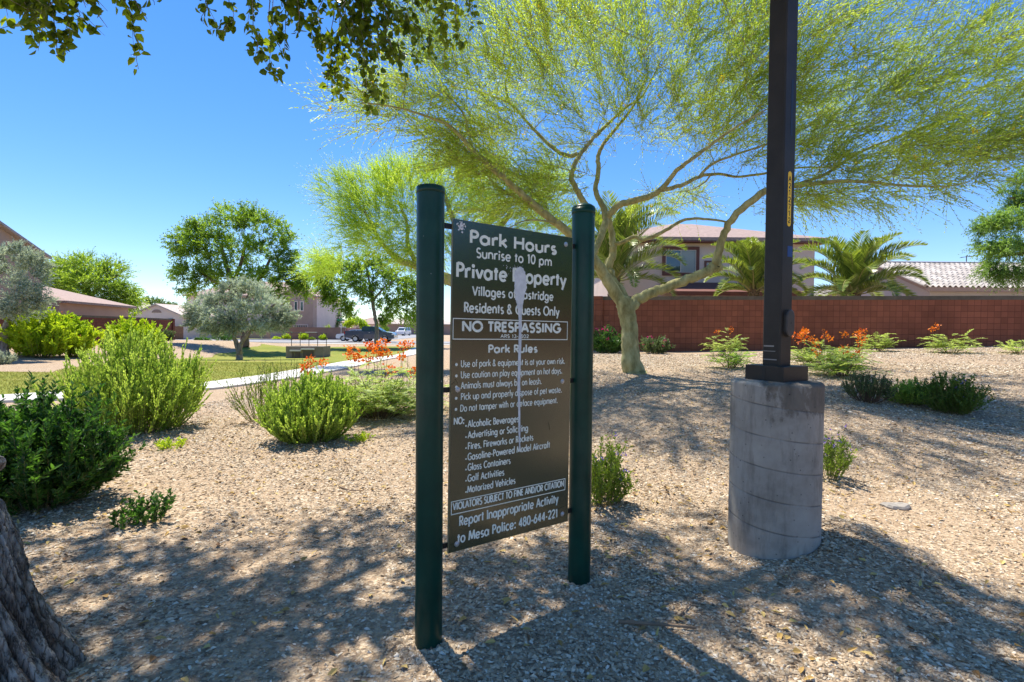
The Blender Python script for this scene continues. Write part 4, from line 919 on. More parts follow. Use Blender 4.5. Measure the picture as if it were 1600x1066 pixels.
mb = MB(); mb.box(.1, 1.9, -.85, .85, 1.302, 1.306); mb.build('bed_recess_dark', M['ink'], t)  # flat black sheet stands in for the dark recess of the open bed
lo2 = [(0, .35), (-.03, .62), (.1, .86), (1.0, .95), (3.9, .95), (4.45, .85), (4.5, .4)] + [(4.3, .3)] + wheelarch(3.75, .36) + [(3.2, .26), (1.3, .26)] + wheelarch(.85, .36) + [(.4, .3)]
up2 = [(1.0, .93), (1.7, 1.38), (2.1, 1.44), (3.1, 1.42), (3.9, .94)]
x1 = at(529.5, 533, 63.8); x1[2] = gz(x1[0], 63.8) + .016
t = vehicle('parked_car', 'small white car mostly hidden behind the blue pickup tail', 'car', M['carwhite'], lo2, up2, (.85, 3.75), 1.75, (x1[0], 63.6, x1[2]), 0, .31, [[(1.25, .97), (1.75, 1.34), (2.4, 1.38), (2.4, .97)], [(2.48, .97), (2.48, 1.38), (3.05, 1.36), (3.7, .97)]])
x1 = at(626, 522, 112); x1[2] = gz(x1[0], 112) + .02
lo3 = [(0, .35), (-.03, .95), (.9, 1.1), (4.6, 1.1), (4.7, .9), (4.7, .4)] + wheelarch(3.9, .4) + wheelarch(.9, .4)
up3 = [(.9, 1.09), (1.6, 1.72), (2.0, 1.8), (4.3, 1.78), (4.62, 1.09)]
t = vehicle('parked_van', 'white van standing in front of the far brown garage', 'van', M['carwhite'], lo3, up3, (.9, 3.9), 1.85, (x1[0], 110.5, x1[2]), R(80), .34, [[(1.3, 1.16), (1.65, 1.66), (2.6, 1.7), (2.6, 1.16)], [(2.7, 1.16), (2.7, 1.7), (4.2, 1.68), (4.4, 1.16)]])
mb = MB(); mb.prism([(.98, -.72, 1.16), (.98, .72, 1.16), (1.54, .66, 1.66), (1.54, -.66, 1.66)], (-.03, 0, .02)); mb.build('windshield', M['glass'], t)
# street name sign
sp_ = at(533, 505, 67); g0 = gz(sp_[0], 67)
t = thing('street_sign', 'green street name blades on a thin pole across the street', 'street sign', (sp_[0], 67, g0))
mb = MB(); mb.tube([(0, 0, 0), (0, 0, 2.75)], .03, 6); mb.build('pole', M['rim'], t)
mb = MB(); mb.box(-.5, .45, -.012, .012, 2.55, 2.78); mb.build('blade', M['signgreen'], t); mb = MB(); mb.box(-.012, .012, -.4, .4, 2.79, 3.0); mb.build('blade', M['signgreen'], t)
# loose stone and stick
p = G(1400, 794)
mb = MB(); a = np.linspace(0, 6.2832, 15)[:-1]; rr = np.array([1, .9, 1.1, .85, 1, .95, 1.1, .9, 1, 1.05, .85, 1, .9, 1.0])
for_ = [(1.0, 0), (1.04, .022), (.85, .038)]
V = np.concatenate([np.stack([.105 * s * rr * np.cos(a), .07 * s * rr * np.sin(a), np.full(14, z - .008) + .006 * np.cos(a * 2)], 1) for s, z in for_]); i = np.arange(2)[:, None] * 14; j = np.arange(14)[None]; k = (j + 1) % 14
mb.add(V, np.stack([i + j, i + k, i + 14 + k, i + 14 + j], -1).reshape(-1, 4)); mb.add(V[28:], [list(range(14))])
o = mb.build('flat_stone', M['rock']); o.location = (p[0], p[1], gz(p[0], p[1])); tag(o, 'flat grey stone lying on the gravel right of the concrete footing', 'stone')
def stick(label, pts, r):
    P = [G(a, b_) for a, b_ in pts]; c = P[0].copy(); c[2] = gz(c[0], c[1])
    Q = [(q[0] - c[0], q[1] - c[1], gz(q[0], q[1]) + r * .9 + (.01 if i in (1, 2) else 0.003) - c[2]) for i, q in enumerate(P)]
    mb = MB(); mb.tube(Q, np.linspace(r, r * .5, len(Q)), 7)
    o = mb.build('fallen_stick', M['twigbrown']); o.location = c; tag(o, label, 'stick')
stick('thin dark stick lying on shaded ground right of the sign', [(966, 976), (1000, 981), (1040, 983), (1088, 986)], .011)
stick('small curved twig on the gravel near the bottom centre', [(1060, 968), (1072, 955), (1083, 945)], .005)
stick('short pale twig on the ground left of the sign post', [(530, 762), (548, 770), (566, 770)], .006)
# ================================================================ vegetation
def unit(v): v = np.asarray(v, float); return v / (np.linalg.norm(v, axis=-1, keepdims=True) + 1e-9)
class Skel:
    def __init__(s): s.P = np.zeros((60000, 3)); s.Rr = np.zeros(60000); s.n = 0
    def add(s, p, r): s.P[s.n] = p; s.Rr[s.n] = r; s.n += 1
def limb(mb, sk, pts, rad, n=8, rng=None, wob=0.0):
    p = np.asarray(pts, float); r = np.asarray(rad, float); m = len(p); P = []; Q = []
    sub = 5
    for i in range(m - 1):
        a, b, c, d = p[max(i - 1, 0)], p[i], p[i + 1], p[min(i + 2, m - 1)]
        for f in np.linspace(0, 1, sub + 1)[:-1]:
            P.append(.5 * ((2 * b) + (c - a) * f + (2 * a - 5 * b + 4 * c - d) * f * f + (3 * b - a - 3 * c + d) * f ** 3)); Q.append(r[i] * (1 - f) + r[i + 1] * f)
    P.append(p[-1]); Q.append(r[-1]); P = np.array(P); Q = np.array(Q)
    if rng is not None and wob: P[1:-1] += rng.normal(0, 1, (len(P) - 2, 3)) * (Q[1:-1] * wob)[:, None]
    mb.tube(P, Q, n)
    for a, b in zip(P, Q): sk.add(a, b)
    return P
def grow(mb, sk, targets, rng, lift=.25, rmin=.003, rk=.011, n=5, maxr=.03, seg=5, wig=.06):
    """branches from the nearest part of the skeleton to each target; returns the arriving directions"""
    T = np.asarray(targets); d0 = np.array([np.min(np.sum((sk.P[:sk.n] - t) ** 2, 1)) for t in T]); D = np.zeros_like(T)
    for i in np.argsort(d0):
        t = T[i]; q = sk.P[:sk.n]; v = t - q; dd = np.sum(v * v, 1) * (1 + .8 * np.clip(-v[:, 2] / (np.sqrt(np.sum(v * v, 1)) + .01), 0, 1))
        k = int(np.argmin(dd)); a = q[k].copy(); L = np.linalg.norm(t - a)
        if L < .02: D[i] = [0, 0, 1]; continue
        r0 = min(sk.Rr[k] * .75, rmin + rk * L, maxr); r0 = max(r0, rmin)
        side = rng.normal(0, 1, 3); f = np.linspace(0, 1, seg)[:, None]
        P = a + (t - a) * f + np.array([0, 0, 1]) * (np.sin(f * math.pi) * L * lift * (-.4)) + unit(side) * np.sin(f * math.pi) * L * wig + rng.normal(0, .015 * L, (seg, 3)) * (f * (1 - f) * 4)
        rr = np.linspace(r0, max(rmin, r0 * .3), seg); mb.tube(P, rr, n, cap=False)
        for a_, b_ in zip(P[1:], rr[1:]): sk.add(a_, b_)
        D[i] = P[-1] - P[-2]
    return unit(D)
def ball(rng, c, r, n, shell=.5):
    d = unit(rng.normal(0, 1, (n, 3))); u = rng.random(n) ** shell
    return np.asarray(c) + d * u[:, None] * np.asarray(r)
def sprays(mb, rng, P, D, ntw, L, nl, ll, lw, spread=.7, up=.2, droop=.2, tw=.004, shape='diamond', tintc=None, twmi=0, lmi=0, lean=.55, tr=(0, 1), wjit=.4):
    """twigs leaving each point, each carrying nl leaves"""
    n = len(P); P2 = np.repeat(P, ntw, 0); D2 = unit(np.repeat(D, ntw, 0) + rng.normal(0, spread, (n * ntw, 3)) + np.array([0, 0, up])); m = len(P2)
    P2 = P2 + rng.normal(0, .04, (m, 3)) * L
    Lt = L * (.55 + .9 * rng.random(m)); mid = P2 + D2 * (Lt * .5)[:, None]; end = P2 + D2 * Lt[:, None] - np.array([0, 0, 1]) * (Lt * droop)[:, None] + rng.normal(0, .05, (m, 3)) * Lt[:, None]
    if tw > 0:
        S = unit(np.cross(D2, rng.normal(0, 1, (m, 3)))) * tw
        V = np.stack([P2 - S, P2 + S, mid + S * .8, mid - S * .8, end + S * .3, end - S * .3], 1).reshape(-1, 3); b = np.arange(m)[:, None] * 6
        mb.add(V, np.concatenate([b + np.array([[0, 1, 2, 3]]), b + np.array([[3, 2, 4, 5]])]), np.repeat(rng.random(m) * (.5 if twmi == 0 else 1), 6), twmi)
    f = (np.arange(nl) + .6) / nl; f = np.broadcast_to(f[None, :], (m, nl)) + rng.normal(0, .3 / nl, (m, nl)); f = np.clip(f, .05, 1)[..., None]
    B = (1 - f) ** 2 * P2[:, None] + 2 * f * (1 - f) * mid[:, None] + f * f * end[:, None]
    tang = unit(end - P2)[:, None]; rd = rng.normal(0, 1, (m, nl, 3)); rd = unit(rd - tang * np.sum(rd * tang, -1, keepdims=True))
    LD = unit(tang * lean + rd * (1 - lean)); B = B.reshape(-1, 3); LD = LD.reshape(-1, 3); q = len(B)
    N = unit(rng.normal(0, 1, (q, 3)) + np.array([0, 0, .6]))
    base = np.repeat(tintc if tintc is not None else np.full(n, .5), ntw * nl)
    tint = np.clip(base + rng.normal(0, .2, q), 0, 1)
    mb.leaves(B, LD, N, ll * (1 - wjit / 2 + wjit * rng.random(q)), lw * (.7 + .6 * rng.random(q)), tint, shape, .25, lmi)
    return end
def pxl(pts, Y, dY=0):
    """limb picked off as (px, py, width px, depth offset)"""
    P, Q = [], []
    for q in pts:
        y = Y + (q[3] if len(q) > 3 else 0); P.append(at(q[0], q[1], y)); Q.append(q[2] / 1600 * y)
    return np.array(P), np.array(Q)
def tree(name, label, base, group=None, cat='tree'):
    return thing(name, label, cat, base, 0, group)

# ---- big palo verde -----------------------------------------------------
rng = np.random.default_rng(11)
Y0 = 10.0; b0 = at(991, 584, Y0); b0[2] = gz(b0[0], b0[1])
t = tree('palo_verde_tree', 'large green trunked desert tree spreading over the lamp pole and sign', b0)
tk = MB(); sk = Skel(); W_ = lambda P: P - b0
def LM(pts, n=10, wob=.12, Y=Y0):
    P, Q = pxl(pts, Y); return limb(tk, sk, P - b0, Q * np.clip(.74 + (Q - .03) * 3, .74, .95), n, rng, wob)
LM([(992, 592, 46), (991, 583, 38), (986, 560, 31), (984, 535, 28), (983, 510, 27), (979, 488, 29), (973, 470, 26)], 14, .05)
LM([(976, 482, 22), (958, 452, 20), (940, 425, 18, -.1), (920, 396, 17, -.25), (893, 368, 15, -.4), (865, 346, 14, -.55), (832, 318, 13, -.7), (800, 290, 12, -.85), (768, 262, 11, -1.0), (743, 240, 10, -1.1), (722, 216, 8, -1.2), (702, 197, 7, -1.3), (668, 182, 5, -1.4), (620, 168, 3.5, -1.5), (565, 160, 2, -1.6)], 10)
LM([(862, 345, 8, -.5), (820, 317, 7, -.3), (778, 292, 6, -.2), (752, 262, 4, 0), (735, 245, 3, .1)], 7)
LM([(740, 238, 7, -1.1), (733, 212, 5, -1.0), (722, 175, 4, -.9), (690, 140, 3, -.9)], 6)
LM([(977, 480, 24), (970, 458, 18, .1), (957, 438, 15, .2), (951, 420, 14, .3), (957, 398, 13, .3), (958, 380, 12, .3), (955, 356, 11, .35), (949, 340, 11, .3)], 9)
LM([(925, 402, 12, -.3), (936, 376, 12, -.1), (947, 345, 13, .1), (943, 325, 11, .2), (933, 306, 10, .3), (931, 290, 9, .4), (936, 265, 9, .5), (934, 245, 8, .6), (945, 222, 7, .7), (965, 198, 6, .9), (990, 165, 5, 1.1), (1010, 120, 4, 1.3)], 9)
LM([(949, 338, 12, .1), (962, 325, 12, 0), (978, 317, 12, -.1), (1008, 309, 11, -.3), (1034, 296, 10, -.5), (1052, 272, 9, -.6), (1072, 255, 8, -.8), (1100, 235, 7, -.9), (1140, 205, 5, -1.1), (1190, 175, 4, -1.3)], 9)
LM([(1032, 297, 9, -.5), (1064, 290, 8, -.4), (1094, 276, 7, -.3), (1122, 272, 6, -.2), (1150, 276, 5, -.1), (1190, 272, 5, .1), (1250, 262, 4, .4), (1310, 262, 3, .7)], 7)
LM([(1092, 277, 6, -.3), (1112, 257, 5, -.4), (1140, 245, 4.5, -.6), (1200, 225, 4, -.9)], 6)
LM([(912, 388, 13, -.3), (918, 335, 12, -.2), (906, 305, 11, -.2), (893, 280, 10, -.2), (899, 255, 9, -.1), (904, 243, 9, 0), (880, 242, 8, .1), (858, 226, 7, .3), (834, 202, 6, .5), (812, 178, 5, .7), (797, 162, 5, .8), (770, 150, 3.5, 1), (735, 140, 3, 1.2)], 8)
LM([(904, 245, 8, 0), (921, 223, 8, .2), (938, 205, 7, .5), (956, 188, 6, .8), (978, 168, 5, 1.1), (1005, 148, 4, 1.5), (1030, 100, 3, 1.8)], 8)
LM([(796, 163, 5, .8), (790, 130, 4, .9), (800, 95, 3, 1.0)], 6)
LM([(980, 484, 20), (998, 467, 18, 0), (1018, 458, 17, -.1), (1042, 449, 16, -.2), (1074, 437, 16, -.35), (1098, 427, 16, -.45), (1116, 416, 17, -.5), (1122, 396, 14, -.55), (1133, 364, 13, -.65), (1152, 332, 13, -.8), (1188, 304, 13, -.95), (1218, 293, 11, -1.0), (1255, 289, 9, -1.0), (1300, 284, 8, -1.1), (1350, 284, 6, -1.2), (1410, 290, 5, -1.3), (1480, 292, 3.5, -1.4)], 10)
LM([(1118, 410, 14, -.5), (1122, 417, 18, -.5), (1116, 424, 8, -.5)], 8)
LM([(1240, 290, 8, -1), (1290, 272, 6, -.8), (1340, 240, 5, -.6), (1400, 215, 4, -.4), (1470, 190, 3, -.2)], 7)
LM([(958, 380, 8, .3), (968, 380, 8, .2), (992, 370, 8, .1), (1007, 375, 8, 0), (1040, 360, 7, -.2), (1072, 343, 6, -.3), (1107, 343, 5, -.4), (1138, 347, 4, -.5)], 7)
LM([(880, 352, 6, -.5), (850, 345, 4, -.7), (820, 345, 3, -.9), (790, 358, 2, -1.1), (770, 358, 1.4, -1.2)], 6)
CL = [(595, 165, 9, 1.1, .35), (650, 150, 9, 1.1, .5), (700, 110, 9.5, 1.0, .6), (660, 60, 10, 1.0, .6), (760, 60, 9.5, 1.2, .8), (740, 190, 9.5, .9, .5), (830, 110, 10, 1.2, .8), (790, 210, 10.3, .9, .5), (850, 30, 10, 1.3, .7), (930, 110, 10.5, 1.2, .9), (900, 190, 10.6, 1.1, .6), (960, 20, 10.5, 1.3, .7), (1010, 140, 10.5, 1.1, .8), (1060, 50, 10.5, 1.3, .8), (1060, 200, 11, 1.0, .6), (1130, 120, 10, 1.1, .8), (1150, 20, 10, 1.3, .6), (1170, 220, 9.6, 1.0, .5), (1250, 60, 9.5, 1.2, .6), (1260, 160, 9, 1.2, .7), (1260, 240, 9.2, 1.1, .4), (1330, 110, 9.2, 1.2, .7), (1340, 200, 9, 1.2, .6), (1350, 270, 9, 1.1, .25), (1400, 40, 9.4, 1.2, .5), (1420, 140, 9, 1.2, .7), (1430, 230, 9, 1.2, .5), (1440, 285, 8.8, 1.0, .25), (1500, 90, 9.2, 1.1, .6), (1510, 190, 9, 1.1, .6), (1520, 250, 9, .9, .3), (1560, 40, 9.4, 1, .5), (1580, 140, 9.2, .9, .6), (1570, 220, 9.2, .7, .35), (1640, 90, 9.4, 1, .6), (1660, 190, 9.4, 1, .5), (830, 300, 9.6, .7, .4), (760, 260, 9.0, .7, .4), (720, 250, 9.4, .6, .3), (800, 320, 9.4, .7, .35), (865, 275, 9.8, .8, .45), (690, 215, 9.2, .7, .3), (1110, 180, 10, .9, .5), (1190, 120, 9.4, 1.0, .6), (1240, 310, 9.2, .8, .25), (1330, 310, 9, .8, .22), (1050, 310, 11.5, 1.0, .35),
      (700, -50, 9.8, 1.2, .7), (850, -80, 10, 1.4, .8), (1000, -100, 10.2, 1.4, .8), (1150, -110, 10, 1.4, .8), (1300, -70, 9.6, 1.3, .7), (1450, -50, 9.4, 1.2, .6), (950, 60, 12.2, 1.6, 1), (1150, 110, 12, 1.6, 1), (1300, 170, 11.5, 1.4, .8), (820, 130, 12, 1.4, .8), (1050, 0, 8.2, 1.1, .6), (1220, 10, 8.0, 1.1, .5), (880, 20, 8.3, 1.1, .5)]
TT = np.concatenate([ball(rng, W_(at(a, b, c)), (r, r * .9, rz_), int(10 + 16 * r * (rz_ + .3))) for a, b, c, r, rz_ in CL])
DD = grow(tk, sk, TT, rng, .15, .005, .014, 5, .036)
tk.build('trunk', M['barkgreen'], t, smooth=True)
cr = MB(); cen = np.array([at(1000, 330, 10)]) - b0
out = unit((TT - cen) * np.array([1, 1, .55])); DI = unit(DD * .5 + out)
tc = np.clip(.5 + .9 * np.array([mnoise.noise(Vector(p) * .9) for p in TT]), 0, 1)
sprays(cr, rng, TT, DI, 9, .66, 15, .056, .015, .42, .10, .10, .0034, 'diamond', tc, lean=.68, twmi=1)
# finer second spray half way back along the branch, looser
sprays(cr, rng, TT - DI * .3, DI, 6, .5, 12, .050, .0135, .7, .1, .1, .003, 'diamond', tc, lean=.66, twmi=1)
cr.build('crown', [M['pv'], M['pvtwig']], t)
fl = MB(); ii = rng.choice(len(TT), 110); P = np.repeat(TT[ii] + rng.normal(0, .25, (110, 3)), 5, 0); P += rng.normal(0, .02, P.shape)
fl.leaves(P, rng.normal(0, 1, P.shape), rng.normal(0, 1, P.shape), .05, .045, rng.random(len(P)), 'diamond'); fl.build('blossoms', M['fl_yellow'], t)

# ---- generic broad tree --------------------------------------------------
def leafytree(name, label, base, limbs, clumps, mat, bk, seed, per=26, ntw=4, L=.45, nl=8, ll=.07, lw=.04, spread=.8, up=.1, droop=.15, shape='diamond', tw=.005, group=None, rk=.012, lean=.45, maxr=.06, abs_=False):
    rng = np.random.default_rng(seed); t = tree(name, label, base, group); b = np.asarray(base, float)
    tk = MB(); sk = Skel()
    for P, Q in limbs: limb(tk, sk, np.asarray(P) - b, Q, 9, rng, .1)
    TT = np.concatenate([ball(rng, np.asarray(c) - b, r, int(per * n_), .45) for c, r, n_ in clumps])
    DD = grow(tk, sk, TT, rng, .2, .006, rk, 5, maxr); tk.build('trunk', bk, t, smooth=True)
    cm = np.mean([np.asarray(c) - b for c, r, n_ in clumps], 0); out = unit(TT - cm); cr = MB()
    tc = np.clip(.5 + .9 * np.array([mnoise.noise(Vector(p) * .8 + Vector((seed, 0, 0))) for p in TT]), 0, 1)
    sprays(cr, rng, TT, unit(DD * .6 + out), ntw, L, nl, ll, lw, spread, up, droop, tw, shape, tc, lean=lean); cr.build('crown', mat, t)
    return t
def cl(lst, k=1.0):
    """clumps picked off the photo: px, py, depth, radius x (m), radius z (m), weight"""
    return [(at(a, b, Y), (r * k, r * .9 * k, rz_ * k), w) for a, b, Y, r, rz_, w in lst]
def gb(px, Y, py=560):
    p = at(px, py, Y); p[2] = gz(p[0], p[1]); return p
# second palo verde behind the sign
b = gb(740, 20); 
P1 = pxl([(735, 560, 30), (735, 500, 26), (722, 455, 20), (690, 430, 14), (650, 415, 12), (625, 407, 10), (600, 385, 7), (580, 350, 5), (570, 330, 4)], 20)
P1 = (np.vstack([[b], P1[0][1:]]), P1[1])
P2 = pxl([(728, 480, 20), (745, 420, 16), (770, 370, 12), (800, 330, 8)], 20.3); P3 = pxl([(705, 442, 12), (660, 420, 9), (638, 385, 7), (636, 350, 5), (625, 320, 4)], 20.3); P4 = pxl([(735, 440, 13), (720, 380, 10), (700, 320, 7), (690, 290, 5)], 19.8)
leafytree('palo_verde_tree', 'second feathery yellow green tree behind the left sign post', b, [P1, P2, P3, P4],
          cl([(535, 300, 20, .9, .9, 1), (560, 330, 20, 1.1, .9, 1.3), (590, 300, 20.4, 1.2, .8, 1.3), (560, 375, 20, 1.1, .7, 1), (600, 350, 20, 1.2, .9, 1.3), (640, 310, 20, 1.2, 1, 1.4), (620, 280, 20.5, 1.1, .5, 1), (620, 385, 19.6, 1.1, .6, 1), (680, 280, 20.3, 1.2, .9, 1.4), (670, 340, 20, 1.2, .9, 1.4), (720, 310, 20, 1.3, 1, 1.5), (720, 370, 19.5, 1.2, .8, 1.2), (760, 280, 20, 1.2, .9, 1.3), (770, 340, 20, 1.3, .9, 1.3), (820, 320, 20.4, 1.3, 1, 1.3), (860, 350, 20.5, 1.2, .8, 1), (850, 290, 21, 1.1, .7, .9), (500, 420, 20.8, .8, .35, .6), (520, 405, 20.5, .8, .35, .6), (660, 400, 19.8, 1.1, .5, .8)]),
          M['pv'], M['barkgreen'], 21, 34, 13, .75, 14, .075, .020, .55, .35, .03, tw=.005, lean=.7, rk=.009, maxr=.05)
# street tree with thin grey trunk in front of the pickup
b = gb(590, 46); P1 = pxl([(590, 556, 9), (588, 535, 6.5), (589, 515, 6), (586, 495, 5.5), (583, 478, 5.5), (580, 455, 4.5), (575, 430, 3), (570, 410, 2)], 46); P1 = (np.vstack([[b], P1[0][1:]]), P1[1] * 1.0)
P2 = pxl([(583, 470, 4), (600, 450, 3), (620, 435, 2)], 46); P3 = pxl([(582, 465, 4), (560, 450, 3), (535, 440, 2)], 46)
leafytree('street_tree', 'dark leafed tree with slim grey trunk before the pickup', b, [P1, P2, P3],
          cl([(575, 415, 46, 1.6, 1.2, 1.3), (545, 435, 46, 1.5, 1.0, 1.2), (610, 430, 46, 1.5, 1.1, 1.2), (575, 455, 45.5, 1.4, .8, .9), (525, 460, 46, 1.0, .8, .8), (545, 480, 46, .7, .6, .5), (610, 475, 46, 1.1, .8, .8), (640, 455, 46, 1.3, 1.0, 1.0), (640, 490, 46, .8, .7, .5), (665, 440, 46, 1.4, 1.2, 1), (510, 440, 46.5, 1.0, .9, .7), (495, 430, 47, .9, .8, .5), (520, 415, 46.5, 1.2, .7, .7), (600, 495, 46, .5, .35, .25)], 1.22),
          M['mesq'], M['barkgrey'], 31, 40, 8, .6, 10, .17, .10, .8, -.1, .35, tw=.007, maxr=.05)
# tall tree behind the olive
b = gb(383, 43); P1 = pxl([(383, 545, 14), (383, 525, 12), (380, 500, 12), (372, 470, 10), (362, 440, 8), (352, 410, 6), (345, 380, 4)], 43); P1 = (np.vstack([[b], P1[0][1:]]), P1[1])
P2 = pxl([(376, 485, 9), (395, 455, 7), (412, 425, 5), (425, 400, 3)], 43); P3 = pxl([(368, 455, 7), (335, 440, 5), (305, 420, 3)], 43); P4 = pxl([(365, 445, 6), (378, 405, 5), (388, 365, 3)], 43.5)
leafytree('shade_tree', 'tall broad green tree standing behind the silvery olive', b, [P1, P2, P3, P4],
          cl([(365, 345, 43, 2.2, 1.1, 1.3), (400, 345, 43, 1.9, 1.2, 1.2), (330, 365, 43, 1.8, 1.1, 1.2), (300, 365, 43, 1.3, .9, .8), (280, 385, 43, 1.0, .9, .7), (310, 395, 43, 1.6, 1.1, 1.2), (355, 390, 43, 2.0, 1.3, 1.3), (400, 390, 43, 2.0, 1.3, 1.3), (435, 370, 43, 1.3, 1.1, .8), (440, 405, 43, 1.4, 1.1, 1), (285, 425, 43, 1.0, .8, .7), (320, 430, 43, 1.4, .9, 1), (360, 430, 42.5, 1.8, 1.0, 1.1), (410, 430, 42.5, 1.8, 1.0, 1.1), (450, 435, 43, 1.5, .9, .9), (470, 450, 43, 1.0, .7, .6), (300, 450, 43, .7, .6, .4), (425, 460, 42.5, 1.2, .7, .6)]),
          M['mesq'], M['barkbrown'], 41, 30, 8, .75, 12, .17, .085, .75, .15, .1, tw=.007, maxr=.08)
# silvery olives
b = gb(374, 26.5); P1 = pxl([(374, 572, 11), (374, 555, 9), (373, 545, 9), (367, 530, 6), (366, 515, 6), (362, 500, 5), (350, 480, 4), (330, 470, 3)], 26.5); P1 = (np.vstack([[b], P1[0][1:]]), P1[1])
P2 = pxl([(374, 548, 7), (378, 535, 6), (388, 522, 5), (400, 510, 4.5), (415, 490, 4), (430, 475, 3)], 26.3); P3 = pxl([(366, 515, 5), (378, 490, 4), (380, 465, 3)], 26.6)
leafytree('olive_tree', 'silvery grey olive tree with forked trunk on the lawn', b, [P1, P2, P3],
          cl([(375, 452, 26.5, .9, .45, 1.2), (400, 460, 26.5, .8, .5, 1), (345, 470, 26.5, .9, .5, 1.2), (320, 482, 26.5, .8, .5, 1.1), (303, 490, 26.5, .5, .45, .7), (315, 505, 26.5, .7, .4, .9), (350, 498, 26, .9, .5, 1.2), (385, 485, 26, .9, .55, 1.2), (420, 480, 26.4, .8, .5, 1.1), (440, 492, 26.5, .7, .45, .9), (452, 497, 26.6, .4, .35, .5), (400, 508, 26.1, .8, .4, 1), (430, 510, 26.5, .6, .3, .6), (335, 515, 26.4, .7, .3, .7), (365, 512, 26, .6, .3, .6)]),
          M['olive'], M['barkgrey'], 51, 32, 8, .28, 12, .115, .040, .6, .35, .0, tw=.004, lean=.6, maxr=.05)
b = gb(8, 22.5, 580); P1 = pxl([(8, 575, 14), (6, 540, 11), (12, 505, 9), (25, 470, 6), (30, 440, 4)], 22.5); P1 = (np.vstack([[b], P1[0][1:]]), P1[1]); P2 = pxl([(8, 525, 8), (-20, 490, 6), (-45, 455, 4)], 22.5)
leafytree('olive_tree', 'silvery grey olive tree before the two storey house', b, [P1, P2],
          cl([(20, 400, 22.5, .8, .5, 1), (45, 412, 22.5, .6, .5, .9), (60, 425, 22.5, .4, .5, .6), (0, 430, 22.5, .9, .6, 1.2), (35, 450, 22, .8, .5, 1), (55, 470, 22.3, .5, .4, .7), (10, 475, 22, .8, .5, 1), (-30, 420, 22.5, 1, .7, 1.2), (-40, 470, 22.5, 1, .6, 1.1), (30, 485, 22.3, .7, .3, .6), (-80, 450, 22.6, .9, .7, .9)]),
          M['olive'], M['barkgrey'], 52, 32, 8, .34, 12, .105, .036, .6, .35, .0, tw=.004, lean=.6, maxr=.05)
# acacia behind the wing
b = gb(140, 54, 530); P1 = pxl([(140, 535, 14), (140, 480, 12), (135, 450, 9), (120, 425, 5), (115, 410, 3)], 54); P1 = (np.vstack([[b], P1[0][1:]]), P1[1]); P2 = pxl([(138, 465, 8), (165, 440, 5), (185, 430, 3)], 54); P3 = pxl([(138, 455, 7), (110, 440, 4), (85, 430, 3)], 54)
leafytree('acacia_tree', 'wide feathery acacia rising behind the wing roof', b, [P1, P2, P3],
          cl([(130, 415, 54, 2.2, .9, 1), (95, 420, 54, 1.6, .8, .8), (165, 425, 54, 1.8, .9, 1), (115, 440, 53, 2.4, 1.0, 1.6), (85, 445, 53, 1.8, .9, 1.2), (150, 445, 53, 2.4, 1.0, 1.6), (185, 455, 53, 1.6, .9, 1.1), (200, 470, 53, 1.0, .7, .7), (130, 465, 52.5, 2.5, .8, 1.2), (175, 475, 53, 1.6, .7, .9), (75, 465, 53, 1.2, .7, .7)]),
          M['acacia'], M['barkbrown'], 61, 46, 9, 1.1, 12, .19, .075, .6, -.05, .15, tw=.008, lean=.65, maxr=.09)
b = gb(506, 84, 525); P1 = (np.array([b, b + [0, 0, 1.2], b + [.2, 0, 2.5]]), [.18, .14, .08])
leafytree('bushy_tree', 'dense round green tree beside the far house gable', b, [P1], cl([(500, 488, 84, 1.5, 1.7, 1.6), (512, 492, 84, 1.6, 1.5, 1.6), (522, 500, 84, 1.0, 1.0, 1), (498, 505, 83.5, 1.6, 1.1, 1.3), (515, 506, 83.5, 1.5, .8, 1.2)]), M['dkgreen'], M['barkbrown'], 71, 34, 5, .6, 8, .2, .1, .8, .1, .1, tw=.008)
b = gb(556, 80, 525); P1 = (np.array([b, b + [0, 0, 1], b + [.2, 0, 1.8]]), [.1, .08, .05])
leafytree('bushy_tree', 'low bright green leafy tree above the pink wall', b, [P1], cl([(550, 503, 80, .9, .6, 1), (560, 505, 80, .9, .6, 1), (568, 509, 80, .7, .4, .8), (545, 508, 80, .7, .4, .8)]), M['sh_yel'], M['barkbrown'], 72, 34, 5, .5, 8, .2, .1, .8, .3, .1, tw=.008)
b = gb(602, 112, 524); P1 = (np.array([b, b + [0, 0, 1.4], b + [.1, 0, 2.6]]), [.12, .1, .06])
leafytree('bushy_tree', 'tiny spiky topped tree in front of the distant houses', b, [P1], cl([(602, 504, 112, .9, .5, 1), (601, 514, 112, .8, .7, 1)]), M['mesq'], M['barkbrown'], 73, 30, 5, .6, 8, .25, .1, .8, .3, .1, tw=.008)
b = gb(236, 92, 525); P1 = (np.array([b, b + [0, 0, 2], b + [.2, 0, 3.6]]), [.2, .15, .08])
leafytree('bushy_tree', 'dark round topped tree showing over the cottage roof', b, [P1], cl([(232, 474, 92, 1.6, .9, 1.2), (250, 476, 92, 1.6, .9, 1.2), (225, 482, 92, 1.4, .8, 1), (262, 482, 92, 1.2, .9, 1), (245, 488, 92, 2, .8, 1)]), M['dkgreen'], M['barkbrown'], 74, 30, 5, .7, 8, .25, .12, .8, .1, .1, tw=.008)
b = gb(274, 100, 525); P1 = (np.array([b, b + [0, 0, 2], b + [.2, 0, 3.2]]), [.15, .12, .06])
leafytree('bushy_tree', 'narrow dark tree between cottage and two storey house', b, [P1], cl([(272, 482, 100, 1, .8, 1), (276, 492, 100, 1, .9, 1)]), M['dkgreen'], M['barkbrown'], 75, 30, 5, .7, 8, .25, .12, .8, .3, .1, tw=.008)
